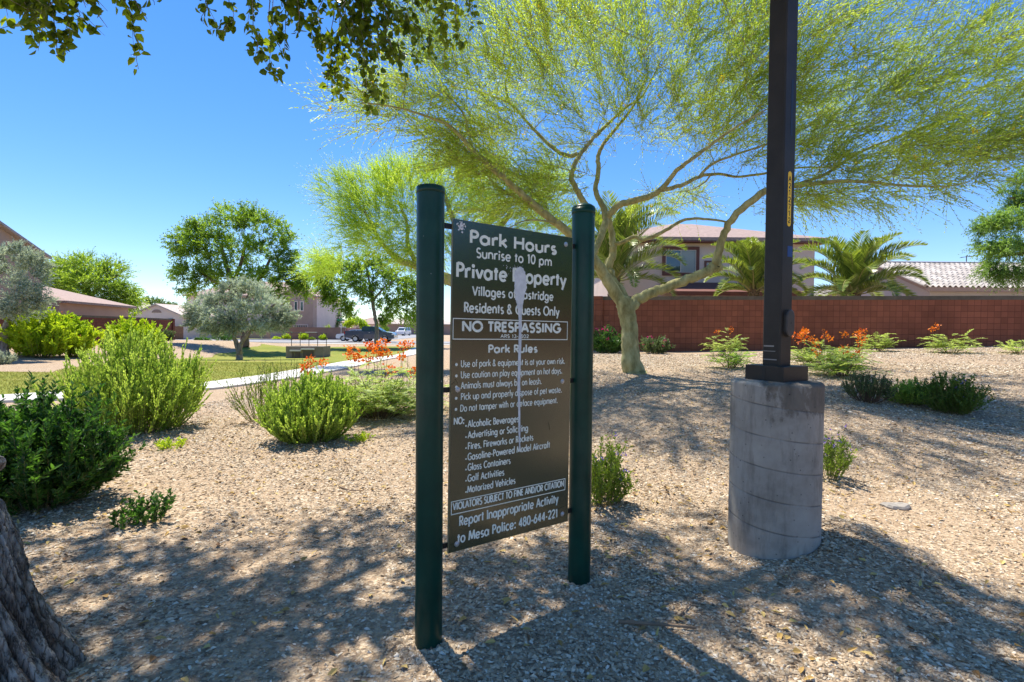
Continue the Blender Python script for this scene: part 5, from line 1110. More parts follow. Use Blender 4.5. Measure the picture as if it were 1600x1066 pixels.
# bright tree entering at the right edge
b = gb(1720, 20.5); P1 = pxl([(1720, 545, 34), (1715, 470, 28), (1700, 400, 22), (1680, 350, 16), (1650, 320, 10), (1610, 310, 6), (1580, 310, 4)], 20.5); P1 = (np.vstack([[b], P1[0][1:]]), P1[1]); P2 = pxl([(1705, 420, 15), (1660, 400, 10), (1610, 395, 6), (1570, 400, 4)], 20); P3 = pxl([(1690, 380, 14), (1720, 310, 10), (1740, 250, 6)], 20.5)
leafytree('pinnate_tree', 'bright green drooping leafed tree entering above the grey tiled roof', b, [P1, P2, P3],
          cl([(1590, 310, 20.5, .6, .5, 1), (1560, 345, 20.3, .5, .4, .8), (1590, 345, 20, .8, .5, 1), (1565, 385, 20, .7, .5, 1), (1600, 385, 20, .9, .6, 1.2), (1555, 420, 19.8, .5, .25, .6), (1595, 425, 19.8, .7, .3, .9), (1535, 360, 20.4, .25, .25, .3), (1640, 320, 20.5, 1, .8, 1.2), (1650, 390, 20, 1.1, .8, 1.2), (1700, 290, 20.5, 1.2, 1, 1.2), (1720, 360, 20.2, 1.2, 1, 1.2), (1780, 330, 20.5, 1.2, 1, 1), (1690, 440, 20, 1, .4, .8), (1600, 280, 20.6, .5, .3, .5)]),
          M['rightleaf'], M['barkbrown'], 81, 34, 10, .45, 14, .085, .028, .7, -.1, .35, tw=.004, lean=.5, maxr=.06)

b = np.array([28.0, -3.0, gz(28, -3)]); P1 = (np.array([b, b + [0, 0, 2.2], b + [.4, 0, 4], b + [.2, .5, 6]]), [.25, .2, .14, .06])
leafytree('shade_tree', 'unseen broad green tree outside the right wall, mirrored in the sign face', b, [P1], [(b + np.array(c), (2.2, 2.2, 1.5), 1.3) for c in ((0, 0, 7.5), (0, -3, 7), (0, 3, 6.8), (0, -8, 6), (0, -10, 4.5), (0, -12, 3.6), (0, -8, 3.6), (1, -5.5, 6.8), (0, -3, 5.5), (0, 3, 5.5), (1, -1.5, 4), (1, 1.8, 4), (0, 5, 4.6), (0, -5, 4.6), (-1, 0, 4.2), (0, 6.5, 3.4), (0, -6.5, 3.4))], M['mesq'], M['barkbrown'], 85, 60, 8, .8, 10, .26, .15, .8, .1, .2, tw=.008)  # unseen; crown spread wide to fill the sign's reflection with green instead of sky

# ---- palms ---------------------------------------------------------------
def palm(label, base, zc, nf, L, seed, trunk_r=.22, erect=.5):
    rng = np.random.default_rng(seed); b = np.asarray(base, float); t = thing('palm_tree', label, 'palm', b, 0, 'date palms behind the red wall')
    h = zc - b[2]; tk = MB()
    zz = np.linspace(0, h + .1, 26); rr = trunk_r * (1 + .16 * (np.arange(26) % 2)) * (1.05 - .1 * zz / max(h, .1))
    tk.tube(np.stack([zz * 0, zz * 0, zz], 1), rr, 14)
    for k in range(70):
        a = k * 2.4; z = h * (.55 + .5 * k / 70); d = np.array([math.cos(a), math.sin(a), 1.5])
        tk.tube([np.array([math.cos(a) * trunk_r * .8, math.sin(a) * trunk_r * .8, z - .08]), np.array([math.cos(a) * trunk_r * 1.25, math.sin(a) * trunk_r * 1.25, z + .12])], [.05, .025], 5)
    tk.build('trunk', M['palmtrunk'], t, smooth=False)
    fr = MB()
    for k in range(nf):
        a = k * 2.39996 + rng.normal(0, .15); el = R(86) - R(78) * ((k + .5) / nf) ** (.6 + erect); Lf = L * rng.uniform(.85, 1.1) * (.75 + .25 * math.sin(math.pi * min(1, (k + 4) / nf)))
        hd = np.array([math.cos(a), math.sin(a), 0]); P = []; p = np.array([hd[0] * .1, hd[1] * .1, h]); e_ = el; ns = 14
        for s in range(ns + 1):
            P.append(p.copy()); e_ -= (R(5.5) + R(4) * math.cos(el)) * (s / ns) * 1.5; p = p + (hd * math.cos(e_) + np.array([0, 0, 1]) * math.sin(e_)) * Lf / ns
        P = np.array(P); fr.tube(P, np.linspace(.028, .006, len(P)), 5, cap=False, mi=1)
        nlf = 72; f = np.linspace(.14, .995, nlf); i0 = np.clip((f * ns).astype(int), 0, ns - 1); ff = (f * ns - i0)[:, None]
        Q = P[i0] * (1 - ff) + P[i0 + 1] * ff; T = unit(P[i0 + 1] - P[i0]); S = np.cross(T, np.array([0, 0, 1.0])); S = unit(S); U = np.cross(S, T)
        for sd_ in (-1, 1):
            ln = Lf * .20 * np.sin(math.pi * np.clip(f * .92 + .08, 0, 1)) ** .6 + .06
            D_ = unit(T * .75 + S * sd_ * .75 + U * .42 + rng.normal(0, .07, T.shape)); N_ = unit(U - S * sd_ * .5)
            fr.leaves(Q, D_, N_, ln, .046, np.clip(.42 + rng.normal(0, .25, nlf), 0, 1), 'diamond', mi=0)
    fr.build('fronds', [M['palm'], M['rachis']], t)
b = gb(958, 24.5); palm('tall date palm behind the green trunk with upright fronds', b, at(958, 440, 24.5)[2], 48, 4.4, 5, .24, 1.9)
b = gb(1176, 23); palm('short date palm partly hidden by the lamp pole', b, at(1176, 456, 23)[2], 40, 2.9, 6, .2, 1.5)
b = gb(1331, 22); palm('short date palm with arching fronds near the tiled roof', b, at(1331, 462, 22)[2], 42, 3.1, 8, .22, 1.0)

# ---- foreground shade tree ----------------------------------------------
rng = np.random.default_rng(91)
b0 = np.array([-2.02, 1.93, gz(-2.02, 1.93)])
t = tree('shade_tree', 'foreground tree with shaggy grey bark and overhanging leafy twigs', b0)
# trunk with ridged shaggy bark as real relief
zs = np.concatenate([np.linspace(-.12, 1.3, 300), np.linspace(1.31, 3.2, 90)]); na = 260
a = np.arange(na) / na * 2 * math.pi; V = np.zeros((len(zs), na, 3)); TB = np.zeros((len(zs), na))
for i, z in enumerate(zs):
    zz = max(z, 0); cx = -.34 * zz + .03 * zz * zz; cy = .10 * zz
    r = .10 + .18 * math.exp(-zz * 2.6) + .02 * math.exp(-((zz - .55) / .2) ** 2)
    for j in range(na):
        q = a[j]; wz = z * 1.0
        x, y = math.cos(q), math.sin(q)
        tw = q + .35 * wz + .25 * mnoise.noise((x * 1.2, y * 1.2, wz * 1.5))
        X, Y_ = math.cos(tw), math.sin(tw)
        n1 = mnoise.noise((X * 3.2, Y_ * 3.2, wz * 1.1 + 5)); n2 = mnoise.noise((X * 8.5, Y_ * 8.5, wz * 2.6)); n3 = mnoise.noise((X * 20, Y_ * 20, wz * 3.5)); n4 = mnoise.noise((X * 45, Y_ * 45, wz * 30))
        rid = (1 - abs(n2) * 2.2); rd2 = (1 - abs(n3) * 2)
        but = .03 * math.exp(-zz * 3.2) * math.cos(q * 5 + 1.2)
        rr = r + but + .030 * n1 - .050 * max(0, rid - .45) + .010 * (1 - abs(n3) * 2.4) + .006 * n4 + .008 * (1 - abs(mnoise.noise((X * 14, Y_ * 14, wz * 3.3 + 9))) * 3) + .006 * (((wz * 9 + 3 * n2) % 1.0))
        V[i, j] = (cx + rr * x, cy + rr * y, z); TB[i, j] = .42 - 1.1 * max(0, rid - .35) + .35 * rd2 * .5 + .3 * n1 + .25 * n4
tk = MB(); m_ = len(zs); i = np.arange(m_ - 1)[:, None] * na; j = np.arange(na)[None]; k = (j + 1) % na
tk.add(V.reshape(-1, 3), np.stack([i + j, i + k, i + na + k, i + na + j], -1).reshape(-1, 4), np.clip(TB, 0, 1).ravel())
sk = Skel()
top = np.array([-.34 * 3.2 + .03 * 10.24, .32, 3.15])
for e_ in [[(.9, .9, 4.3), (2.0, 1.6, 5.3), (3.2, 2.0, 6.2)], [(-.6, 1.4, 4.4), (-.7, 2.6, 5.6), (-.4, 3.6, 6.4)], [(.4, -.6, 4.2), (1.6, -1.4, 5.4), (3.4, -1.6, 6.4)], [(-1.6, .2, 4.3), (-2.6, .3, 5.5)], [(.8, 1.6, 4.2), (1.6, 2.8, 5.2), (2.6, 3.6, 6.0)]]:
    P = np.vstack([[top - [0, 0, .35]], [top + (np.array(e_[0]) - top) * .5], e_]); limb(tk, sk, P, np.linspace(.13, .04, len(P)), 9, rng, .1)
# knob on the trunk
kn = at(6, 724, 1.95) - b0
tk.tube([kn + [-.12, .02, -.02], kn + [-.03, .0, .0], kn + [.0, -.01, .015]], [.04, .033, .014], 10)
rs_ = np.random.default_rng(5)
CLW = [(-.6, 3.6, 6.3, 1.1, .6), (-2.4, 3.6, 6.2, 1.1, .6), (-4.2, 3.4, 6.0, 1.1, .6), (.8, 3.9, 6.4, 1.1, .5), (2.2, 3.4, 6.3, 1.0, .5), (-1.4, 2.3, 5.9, 1.1, .6), (-3.3, 2.2, 5.6, 1.1, .6), (.5, 2.3, 6.2, 1.0, .6), (1.9, 2.0, 6.3, 1.0, .6), (3.2, 1.9, 6.4, 1.0, .5), (-2.2, .9, 5.4, 1.1, .7), (-.5, .9, 5.9, 1.0, .6), (1.0, .7, 6.1, 1.0, .6), (2.4, .6, 6.2, 1.0, .6), (3.8, .5, 6.2, 1.0, .5), (-1.0, -.5, 5.6, 1.1, .6), (.6, -.6, 5.8, 1.0, .6), (2.2, -.8, 6.0, 1.0, .5), (3.8, -.8, 6, 1, .5), (-4.6, 1.6, 5.4, 1.0, .6), (-3.6, .2, 5.2, 1, .6), (-2.6, -.9, 5.4, 1.1, .6), (.4, 5.0, 6.9, .8, .4), (-1.4, 4.9, 6.9, .9, .4), (-3.2, 4.8, 6.7, .9, .4), (4.6, 1.6, 6.4, .9, .5), (4.0, 2.6, 6.3, 1.1, .5), (4.9, 2.8, 6.5, 1.1, .5), (5.4, 1.6, 6.2, 1.1, .5), (4.2, 3.7, 6.8, 1, .4), (5.6, 2.6, 6.3, 1, .4), (3.0, 3.2, 6.8, .8, .4), (-3.8, 5.0, 6.4, 1, .5), (-2.6, 5.6, 6.9, 1, .4), (-4.8, 4.2, 6.2, 1, .5), (-1.6, 5.9, 7.2, 1, .4), (-.2, 5.8, 7.3, 1, .4), (-5.2, 5.2, 6.8, 1, .5), (-3.4, 3.0, 6.6, 1, .5), (-1.6, 3.4, 6.8, 1, .5)]
TT = np.concatenate([ball(rng, np.array([x, y, z]) - b0, (r * .92, r * .92, h_), 32, .5) for x, y, z, r, h_ in CLW])
DD = grow(tk, sk, TT, rng, .2, .004, .011, 5, .035)
# hanging leafy strands in view at the top left
cr = MB()
def strand(px0, py0, px1, py1, Y, nlv=16, sub=2, ll=.060, tint=.35):
    A0, A1 = at(px0, py0, Y) - b0, at(px1, py1, Y + rng.normal(0, .12)) - b0; f = np.linspace(0, 1, 9)[:, None]
    P = A0 + (A1 - A0) * f; L = np.linalg.norm(A1 - A0); P += rng.normal(0, .018, P.shape) * np.sin(f * 3.1); P[:, 0] += np.sin(f[:, 0] * 3 + px0) * .03 * L
    tk.tube(P, np.linspace(.0045, .0015, 9), 5, cap=False, mi=0)
    def lv(P, n, ti):
        k = len(P) - 1; fq = np.sort(rng.random(n)) * k; i = np.minimum(fq.astype(int), k - 1); g_ = (fq - i)[:, None]; Q = P[i] * (1 - g_) + P[i + 1] * g_
        D = unit(rng.normal(0, .8, (n, 3)) + np.array([0, 0, -.75])); N = unit(rng.normal(0, 1, (n, 3)))
        pet = Q + D * .015; s_ = ll * (.6 + .6 * rng.random(n)); cr.leaves(pet, D, N, s_, s_ * .8, np.clip(ti + rng.normal(0, .22, n), 0, 1), 'leaf', .18)
    lv(P, int(nlv * 1.5), tint)
    for q in range(sub):
        i = rng.integers(1, 8); a_ = P[i]; v_ = unit(rng.normal(0, .8, 3) + np.array([0, 0, -.7])) * rng.uniform(.08, .22) * 1.1; S = a_ + v_ * np.linspace(0, 1, 5)[:, None]; tk.tube(S, [.0025, .002, .0018, .0015, .001], 4, cap=False); lv(S, 10, tint)
STR = [(-10, -40, 20, 5, 3.2, 10, 1), (30, -60, 45, 45, 3.2, 22, 4), (60, -60, 62, 62, 3.1, 26, 5), (80, -50, 85, 88, 3.2, 26, 5), (100, -60, 105, 60, 3.3, 22, 4), (120, -50, 122, 45, 3.2, 16, 3), (45, -50, 40, 25, 3.0, 18, 4), (90, -40, 70, 40, 3.0, 18, 4), (120, -40, 135, 12, 3.0, 8, 1),
       (188, -30, 214, 108, 3.5, 22, 2), (205, -20, 228, 30, 3.5, 8, 1), (180, -30, 185, 5, 3.6, 6, 0), (232, -30, 240, 8, 3.5, 7, 0),
       (330, -40, 318, 38, 3.7, 10, 1), (352, -50, 362, 42, 3.7, 18, 3), (385, -50, 390, 40, 3.8, 14, 2), (400, -40, 398, 85, 3.8, 20, 2), (415, -40, 422, 118, 3.8, 22, 2), (440, -50, 445, 80, 3.9, 22, 3), (460, -50, 470, 55, 3.9, 20, 3), (480, -60, 492, 60, 4, 24, 4), (505, -50, 505, 90, 4, 26, 4), (515, -50, 510, 140, 4.1, 26, 3), (535, -50, 525, 130, 4.1, 26, 4), (545, -60, 555, 90, 4.2, 28, 5), (570, -60, 580, 100, 4.2, 30, 5), (590, -60, 600, 75, 4.2, 30, 5), (610, -60, 625, 95, 4.2, 30, 5), (635, -60, 655, 100, 4.3, 30, 5), (560, 20, 575, 158, 4.2, 24, 4), (590, 20, 585, 150, 4.4, 20, 3), (530, 40, 540, 150, 4.4, 18, 3), (565, -20, 565, 110, 4.0, 26, 5), (600, -20, 615, 90, 4.0, 26, 5), (650, -60, 640, 60, 4.0, 24, 4), (670, -60, 668, 70, 4.3, 18, 3), (680, -50, 700, 110, 4.5, 20, 3), (700, -50, 725, 70, 4.5, 18, 2), (720, -50, 742, 40, 4.5, 14, 2), (690, -50, 690, 40, 4.4, 16, 3), (480, -60, 455, 30, 4.0, 18, 3), (545, -60, 530, 50, 3.9, 22, 4), (575, -60, 548, 70, 4.0, 24, 4), (420, -50, 430, 40, 3.8, 14, 2)]
for s_ in STR: strand(*s_, tint=.75 if s_[0] >= 670 or rng.random() < .15 else .3)
P = np.array([at(132, -25, 3.2), at(148, 16, 3.2), at(168, 43, 3.2)]) - b0; tk.tube(P, [.004, .003, .0015], 5)
# the twigs meet the crown above the frame
HT = [at(s_[0], s_[1], s_[4]) - b0 for s_ in STR] + [P[0]]
sub_ = [(at(70, -110, 3.2) - b0), (at(210, -120, 3.6) - b0), (at(400, -120, 3.9) - b0), (at(560, -130, 4.2) - b0), (at(690, -120, 4.5) - b0)]
grow(tk, sk, np.array(sub_), rng, .1, .006, .01, 6, .03); grow(tk, sk, np.array(HT), rng, -.1, .0035, .006, 5, .008)
tk.build('trunk', M['barkfore'], t, smooth=True)
tc = np.clip(.4 + .8 * np.array([mnoise.noise(Vector(p) * .9) for p in TT]), 0, 1)
sprays(cr, rng, TT, unit(DD + np.array([0, 0, -.3])), 7, .42, 10, .065, .050, .8, -.1, .25, .003, 'leaf', tc, lean=.3)
cr.build('crown', M['fore'], t)

# ---- shrubs --------------------------------------------------------------
def shrub(name, label, base, rx, h, nst, nl, ll, lw, mat, seed, spread=.55, curve=.25, lean=.5, stem=None, sr=.005, side=3, shape='leaf', flowers=None, group=None, bare=.12, ry=None, cat='shrub', tint=.5, vary=.25, low=.35, br=.35):
    rng = np.random.default_rng(seed); b = np.asarray(base, float); t = thing(name, label, cat, b, 0, group)
    st = MB(); lf = MB(); fm = MB(); ry = ry or rx
    az = rng.random(nst) * 6.2832; rad = np.sqrt(rng.random(nst))
    T0 = np.stack([np.cos(az) * rad * rx * br, np.sin(az) * rad * ry * br, np.full(nst, -.02)], 1)
    ht = h * (low + (1 - low) * np.sqrt(np.clip(1 - (rad * .95) ** 2, 0, 1))) * rng.uniform(.58, 1.14, nst)
    T1 = np.stack([np.cos(az) * rad * rx, np.sin(az) * rad * ry, ht], 1) + rng.normal(0, .085 * rx, (nst, 3)) * np.array([1, 1, .4])
    mid = (T0 + T1) / 2 + np.stack([np.cos(az) * rad * rx * curve, np.sin(az) * rad * ry * curve, -ht * curve * .25], 1)
    f = np.linspace(0, 1, 7)[None, :, None]; C_ = (1 - f) ** 2 * T0[:, None] + 2 * f * (1 - f) * mid[:, None] + f * f * T1[:, None]
    paths = []
    for k in range(nst):
        st.tube(C_[k], np.linspace(sr, sr * .35, 7), 5, cap=False); paths.append((C_[k], bare, 1.0, k))
        for s in range(side):
            i = rng.integers(2, 6); a_ = C_[k][i]; tg = unit(C_[k][i + 1] - C_[k][i]); d = unit(tg + rng.normal(0, spread, 3)); d[2] = abs(d[2]) * .8 + .1; L = h * rng.uniform(.12, .32); S = a_ + d * L * np.linspace(0, 1, 7)[:, None] + np.array([0, 0, 1]) * (np.linspace(0, 1, 7)[:, None] ** 2) * L * .2
            st.tube(S, np.linspace(sr * .5, sr * .25, 7), 4, cap=False); paths.append((S, .05, .45, k))
    PP_, DD_, TI = [], [], []
    kt = np.clip(tint + rng.normal(0, vary * 1.0, nst), 0, 1)
    for P, b_, w_, k in paths:
        n = max(3, int(nl * w_)); q = (b_ + (1 - b_) * np.sort(rng.random(n))) * 6; i = np.minimum(q.astype(int), 5); g_ = (q - i)[:, None]
        PP_.append(P[i] * (1 - g_) + P[i + 1] * g_); tg = unit(P[i + 1] - P[i]); r_ = rng.normal(0, 1, (n, 3)); r_ = unit(r_ - tg * np.sum(r_ * tg, 1)[:, None]); DD_.append(unit(tg * lean + r_ * (1 - lean) + np.array([0, 0, .15]))); TI.append(np.clip(kt[k] + rng.normal(0, vary * .6, n), 0, 1))
    P = np.concatenate(PP_); D = np.concatenate(DD_); n = len(P); N = unit(np.cross(D, rng.normal(0, 1, (n, 3))) + np.array([0, 0, .5]))
    lf.leaves(P, D, N, ll * (.6 + .8 * rng.random(n)), lw * (.7 + .6 * rng.random(n)), np.concatenate(TI), shape, .2)
    st.build('stems', stem or M['stem'], t); lf.build('foliage', mat, t)
    if flowers:
        fmat, nf, sz, npet, zmin = flowers; top = T1[T1[:, 2] > h * zmin] if (T1[:, 2] > h * zmin).any() else T1
        ii = rng.integers(0, len(top), nf); c = top[ii] + rng.normal(0, .03, (nf, 3)) + np.array([0, 0, .02])
        Pp = np.repeat(c, npet, 0) + rng.normal(0, sz * .45, (nf * npet, 3)); fm.leaves(Pp, unit(rng.normal(0, 1, Pp.shape) + np.array([0, 0, .4])), unit(rng.normal(0, 1, Pp.shape)), sz * .9, sz * .8, rng.random(len(Pp)), 'diamond'); fm.build('blossoms', fmat, t)
    return t
def gp(px, py): p = G(px, py); p[2] = gz(p[0], p[1]); return p
def at_ground(px, Y): 
    p = at(px, 600, Y); p[2] = gz(p[0], p[1]); return p
p = at_ground(56, 3.95); shrub('green_shrub', 'dense dark green shrub behind the foreground trunk', p, .52, .88, 150, 80, .042, .016, M['sh_dark'], 101, .75, .32, .45, side=5, sr=.004, low=.30, vary=.35)
p = gp(232, 815); shrub('green_sprig', 'low dark sprig at the foot of dark shrub', p, .17, .25, 16, 26, .030, .014, M['sh_dark'], 102, .5, .2, .4, side=2, sr=.003)
p = gp(190, 824); shrub('green_sprig', 'tiny leafy sprout between dark shrub and larger sprig', p, .14, .17, 9, 18, .028, .013, M['sh_dark'], 103, .5, .2, .4, side=2, sr=.003)
p = at_ground(213, 6.9); shrub('tall_shrub', 'tall light green shrub with upright wand stems', p, .80, 1.22, 340, 110, .036, .014, M['sh_mid'], 104, .28, .18, .66, side=3, sr=.005, low=.22, tint=.6, br=.6, bare=.04)
p = gp(272, 700); shrub('weed', 'small yellow green weed before the tall shrub', p, .20, .10, 26, 12, .032, .014, M['sh_yel'], 105, .7, .2, .4, side=1, sr=.002, low=.6)
p = at_ground(487, 6.35); shrub('round_shrub', 'round bright green shrub left of the sign', p, .56, .74, 300, 92, .034, .013, M['sh_mid'], 106, .3, .25, .62, side=3, sr=.004, low=.25, tint=.62, br=.55, bare=.04)
p = gp(560, 690); shrub('weed', 'flat yellowish weed at the foot of the round shrub', p, .19, .10, 24, 12, .03, .012, M['sh_yel'], 107, .7, .2, .4, side=1, sr=.002, low=.6)
p = at_ground(412, 7.6); shrub('wand_shrub', 'sparse shrub of thin upright wands behind the round one', p, .48, .78, 60, 50, .026, .008, M['sh_lime'], 108, .3, .15, .6, side=2, sr=.004, low=.6)
p = at_ground(452, 8.2); shrub('wand_shrub', 'row of thin seeded wands showing above the round shrub', p, .5, .92, 46, 45, .022, .007, M['sh_grey'], 109, .3, .12, .7, side=1, sr=.004, low=.75)
# bird of paradise plants: ferny leaves on arching stems with orange heads
def ferny(label, base, rx, h, nst, seed, nfl=0, tall=0, group='orange flowered ferny shrubs', fs=.026, tint=.5, lfl=.26, mat=None):
    rng = np.random.default_rng(seed); b = np.asarray(base, float); t = thing('flowering_shrub', label, 'shrub', b, 0, group); st = MB(); lf = MB(); fm = MB(); S_ = MB()
    for k in range(nst):
        az = rng.random() * 6.28; rd = math.sqrt(rng.random()); hh = h * rng.uniform(.5, 1) * (1 - .45 * rd * rd); e_ = np.array([math.cos(az) * rd * rx, math.sin(az) * rd * rx, hh]); P = np.array([[math.cos(az) * rd * rx * .25 * (1 - f) + e_[0] * f, math.sin(az) * rd * rx * .25 * (1 - f) + e_[1] * f, -.02 * (1 - f) + hh * f ** .8] for f in np.linspace(0, 1, 6)])
        st.tube(P, np.linspace(.007, .003, 6), 5, cap=False)
        for q in range(6):
            a_ = P[min(5, 2 + q % 4)] + rng.normal(0, .02, 3); d = unit(np.array([math.cos(az + rng.normal(0, 1.3)), math.sin(az + rng.normal(0, 1.3)), rng.uniform(-.1, .7)])); L = lfl * rng.uniform(.7, 1.25); f = np.linspace(0, 1, 8)[:, None]; Q = a_ + d * L * f - np.array([0, 0, 1]) * f ** 2 * L * .25
            lf.tube(Q, np.linspace(.002, .001, 8), 3, cap=False, tint=.3)
            # pinnae with leaflets each side
            n = 14; f = np.linspace(.15, 1, n)[:, None]; B = a_ + d * L * f - np.array([0, 0, 1]) * f ** 2 * L * .25; s_ = unit(np.cross(d, [0, 0, 1])); kt = np.clip(tint + rng.normal(0, .2), 0, 1)
            for sd_ in (-1, 1):
                D = unit(s_ * sd_ + d * .5 + rng.normal(0, .12, (n, 3))); lf.leaves(B, D, np.array([[0, 0, 1.0]]) + rng.normal(0, .25, (n, 3)), L * .26 * np.sin(math.pi * np.clip(f[:, 0] * .8 + .15, 0, 1)) + .01, .022, np.clip(kt + rng.normal(0, .12, n), 0, 1), 'diamond')
    st.build('stems', M['stemred'], t); lf.build('foliage', mat or M['fern'], t)
    if nfl:
        for k in range(nfl):
            az = rng.random() * 6.28; rd = math.sqrt(rng.random()); x, y = math.cos(az) * rd * rx * .85, math.sin(az) * rd * rx * .85; z0 = h * .6; z1 = h * rng.uniform(.8, 1.05) + tall * rng.uniform(.3, 1)
            S_ = MB(); S_.tube([(x * .8, y * .8, z0 * .3), (x, y, z0), (x, y, z1)], [.005, .004, .003], 5, cap=False)
            n = 30; fm = MB(); c = np.array([x, y, z1]); P = c + rng.normal(0, 1, (n, 3)) * np.array([fs, fs, fs * 1.1]); fm.leaves(P, unit(P - c + np.array([0, 0, .01])), unit(rng.normal(0, 1, (n, 3))), .042, .036, rng.random(n), 'diamond'); fm.build('flower_head', M['fl_orange'], t)
            S_.build('flower_stalk', M['stemred'], t)
    return t
ferny('wide ferny shrub with orange flower heads beside the left sign post', at_ground(592, 8.2), 1.0, .80, 80, 121, 0, tint=.75, lfl=.33)
# its tall flower heads at the places the photo shows them
t = thing('flowering_shrub', 'tall stalks with clusters of orange blooms behind the ferny shrub', 'shrub', at_ground(575, 9.0), 0, 'orange flowered ferny shrubs'); fm = MB(); S_ = MB(); lf = MB(); b = np.array(t.location); rg2 = np.random.default_rng(131)
for px, py, Y, fs in [(485, 563, 8.6, .034), (480, 578, 8.6, .035), (505, 566, 8.8, .03), (475, 573, 8.6, .025), (552, 548, 9, .05), (548, 556, 9, .04), (572, 560, 9.2, .04), (582, 542, 9.2, .035), (593, 548, 9.2, .04), (598, 536, 9.3, .045), (588, 552, 9.1, .04), (628, 541, 9.5, .045), (638, 539, 9.5, .04), (606, 552, 9.3, .03), (612, 577, 9, .05), (576, 540, 9.2, .03), (560, 560, 9, .03), (645, 580, 9, .04), (627, 558, 9.2, .03)]:
    c = at(px, py, Y) - b; x, y = c[0] + rg2.normal(0, .08), c[1] + .05; z0 = gz(x + b[0], y + b[1]) - b[2]
    S_ = MB(); S_.tube([(x, y, z0), ((x + c[0]) / 2, (y + c[1]) / 2 + .02, (z0 + c[2]) / 2), c, c + [0, 0, fs * 2.2]], [.006, .005, .003, .001], 5, cap=False); S_.build('flower_stalk', M['stemred'], t)
    n = int(46 * fs / .035); fm = MB(); P = c + rg2.normal(0, 1, (n, 3)) * fs * np.array([1, 1, .8]); fm.leaves(P, unit(P - c), unit(rg2.normal(0, 1, (n, 3))), .046, .04, rg2.random(n), 'diamond'); fm.build('flower_head', M['fl_orange'], t)
    for q in range(5):
        a_ = np.array([x, y, z0 + (c[2] - z0) * rg2.uniform(.3, .8)]); d = unit(rg2.normal(0, 1, 3) * [1, 1, .4] + [0, 0, .2]); L = .24; n = 12; f = np.linspace(.1, 1, n)[:, None]; B = a_ + d * L * f; s_ = unit(np.cross(d, [0, 0, 1]))
        for sd_ in (-1, 1): lf.leaves(B, unit(s_ * sd_ + d * .5 + rg2.normal(0, .1, (n, 3))), np.array([[0, 0, 1.0]]) + rg2.normal(0, .2, (n, 3)), .06, .02, np.clip(.5 + rg2.normal(0, .2, n), 0, 1), 'diamond')
lf.build('foliage', M['fern'], t)
ferny('small ferny plant by the wall left of the lamp pole', at_ground(1136, 16.0), .62, .85, 16, 122, 2, .1, lfl=.36, fs=.032, tint=.7)
ferny('large patch of orange red blooms just right of the lamp pole', at_ground(1290, 11.6), .95, .55, 50, 123, 17, .26, lfl=.30, fs=.030)
ferny('green ferny clump in front of the orange blooms', at_ground(1318, 9.8), .55, .42, 26, 124, 3, .1, lfl=.28, fs=.035)
ferny('pale ferny plant against the middle of red wall', at_ground(1370, 16.2), .55, .60, 16, 125, 0, lfl=.34, tint=.85)
ferny('pale ferny plant with two orange blooms against the wall', at_ground(1484, 14.8), .58, .62, 18, 126, 2, .22, lfl=.34, fs=.032, tint=.8)
ferny('pale ferny plant at the far right end of wall', at_ground(1592, 14.2), .40, .40, 12, 127, 0, lfl=.3, tint=.85)
ferny('low ferny plant left of the lamp footing', at_ground(1140, 11.0), .42, .50, 16, 128, 0, lfl=.26, tint=.35, mat=M['sh_mid'])
p = gp(1355, 628); shrub('woody_shrub', 'dull cut back shrub with brown bare stems', p, .36, .44, 80, 46, .024, .010, M['sh_grey'], 141, .5, .2, .5, stem=M['stemred'], sr=.006, bare=.45)
p = gp(1420, 632); shrub('green_shrub', 'small green shrub left of the blue flowered one', p, .30, .36, 100, 40, .028, .010, M['sh_mid'], 142, .5, .25, .5, sr=.003, tint=.35)
p = gp(1487, 645); shrub('blue_flowered_shrub', 'round dark green shrub with scattered blue flowers', p, .37, .52, 150, 48, .03, .012, M['dkgreen'], 143, .6, .3, .45, sr=.003, tint=.9, flowers=(M['fl_purple'], 26, .018, 4, .3))
p = at_ground(1300, 4.75); shrub('violet_shrub', 'lanky violet flowered shrub right of the concrete footing', p, .20, .42, 34, 26, .026, .011, M['sh_lime'], 144, .5, .2, .45, sr=.003, bare=.25, flowers=(M['fl_purple'], 18, .016, 4, .4), tint=.35)
p = at_ground(945, 4.1); shrub('violet_shrub', 'leafy violet flowered shrub behind the right sign post', p, .21, .50, 60, 34, .026, .011, M['sh_lime'], 145, .5, .22, .45, sr=.003, bare=.2, flowers=(M['fl_purple'], 22, .018, 5, .3), tint=.3)
p = at_ground(948, 17.6); shrub('bougainvillea', 'dark magenta flowered bush left of the green trunk', p, .65, .85, 90, 36, .06, .035, M['sh_dark'], 146, .6, .3, .4, side=3, flowers=(M['fl_magenta'], 22, .06, 5, .3))
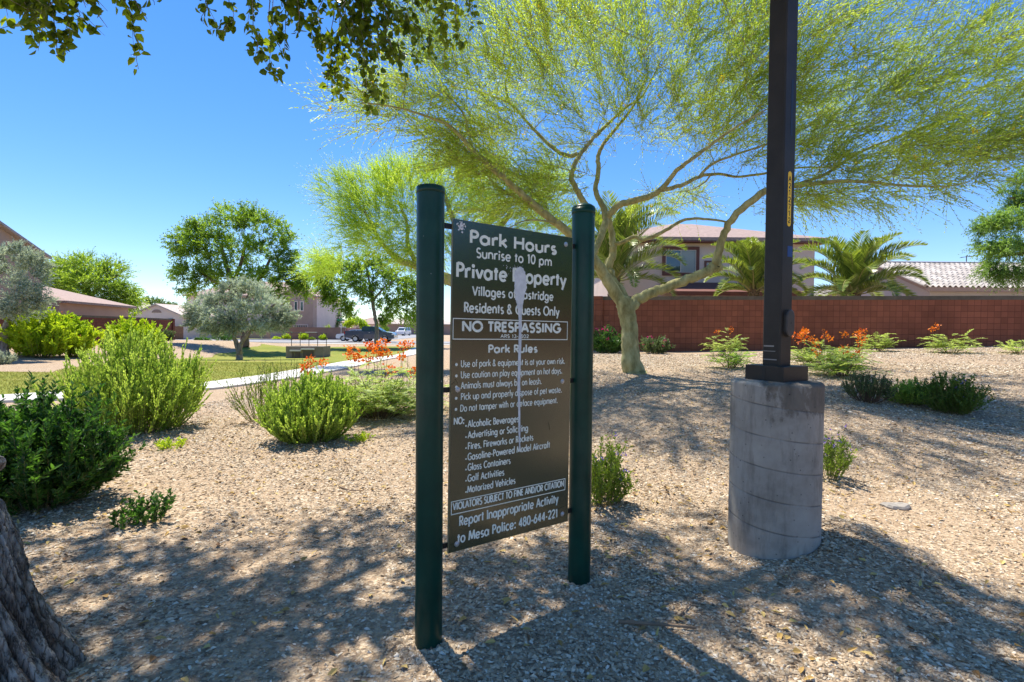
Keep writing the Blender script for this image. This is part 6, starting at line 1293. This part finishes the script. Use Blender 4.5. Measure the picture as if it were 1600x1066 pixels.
p = at_ground(1022, 17.4); shrub('bougainvillea', 'low magenta flowered bush right of the green trunk', p, .55, .60, 70, 30, .06, .035, M['sh_grey'], 147, .6, .3, .4, side=3, stem=M['stemred'], flowers=(M['fl_magenta'], 16, .06, 5, .3))
# bushes along the far gravel bed
p = at_ground(62, 23.5); shrub('yellow_bush', 'big yellow green bush in front of dark brown wall', p, 1.25, 2.2, 90, 70, .15, .07, M['sh_yel'], 151, .5, .25, .5, side=3, sr=.012, low=.22, flowers=(M['fl_orange'], 14, .05, 5, .1))
p = at_ground(112, 25.0); shrub('yellow_bush', 'narrower yellow green bush beside the big one', p, .9, 2.1, 64, 66, .15, .07, M['sh_yel'], 152, .5, .25, .5, side=3, sr=.012, low=.22, flowers=(M['fl_orange'], 10, .05, 5, .1))
p = at_ground(206, 29.0); shrub('yellow_bush', 'yellow green bush peeking over the tall shrub', p, 1.5, 2.1, 90, 66, .16, .07, M['sh_yel'], 153, .5, .25, .5, side=3, sr=.012, low=.25)
p = at_ground(3, 20.0); shrub('grey_shrub', 'small pale grey shrub under the left olive', p, .45, .55, 60, 30, .05, .02, M['olive'], 154, .5, .3, .5)
for i, (px, Y, r, h, mt_, lb) in enumerate([(262, 44, .5, .9, 'sh_grey', 'dull clump below the end of dark wall'), (318, 52, .8, .5, 'sh_dark', 'dark low plant on the driveway edge'), (350, 60, 1.3, 1.2, 'sh_dark', 'dark bush below the garage front'), (448, 66.5, .55, .8, 'sh_yel', 'bright ball shrub left end of tan wall'), (474, 66.5, .6, 1.0, 'sh_yel', 'bright ball shrub at middle of tan wall'), (505, 66.5, .45, .7, 'sh_yel', 'bright ball shrub right end of tan wall'), (432, 66, .5, .4, 'sh_yel', 'flat bright plant beside the courtyard wall'), (487, 66.2, .4, .35, 'sh_lime', 'flat pale plant between two ball shrubs'), (512, 73, .5, 2.0, 'sh_yel', 'yellow flowering top showing above the tan wall')]):
    shrub('garden_plant', lb, at_ground(px, Y), r, h, 50, 24, .13, .06, M[mt_], 160 + i, .6, .3, .4, side=2, sr=.008, group='plants along the far street')
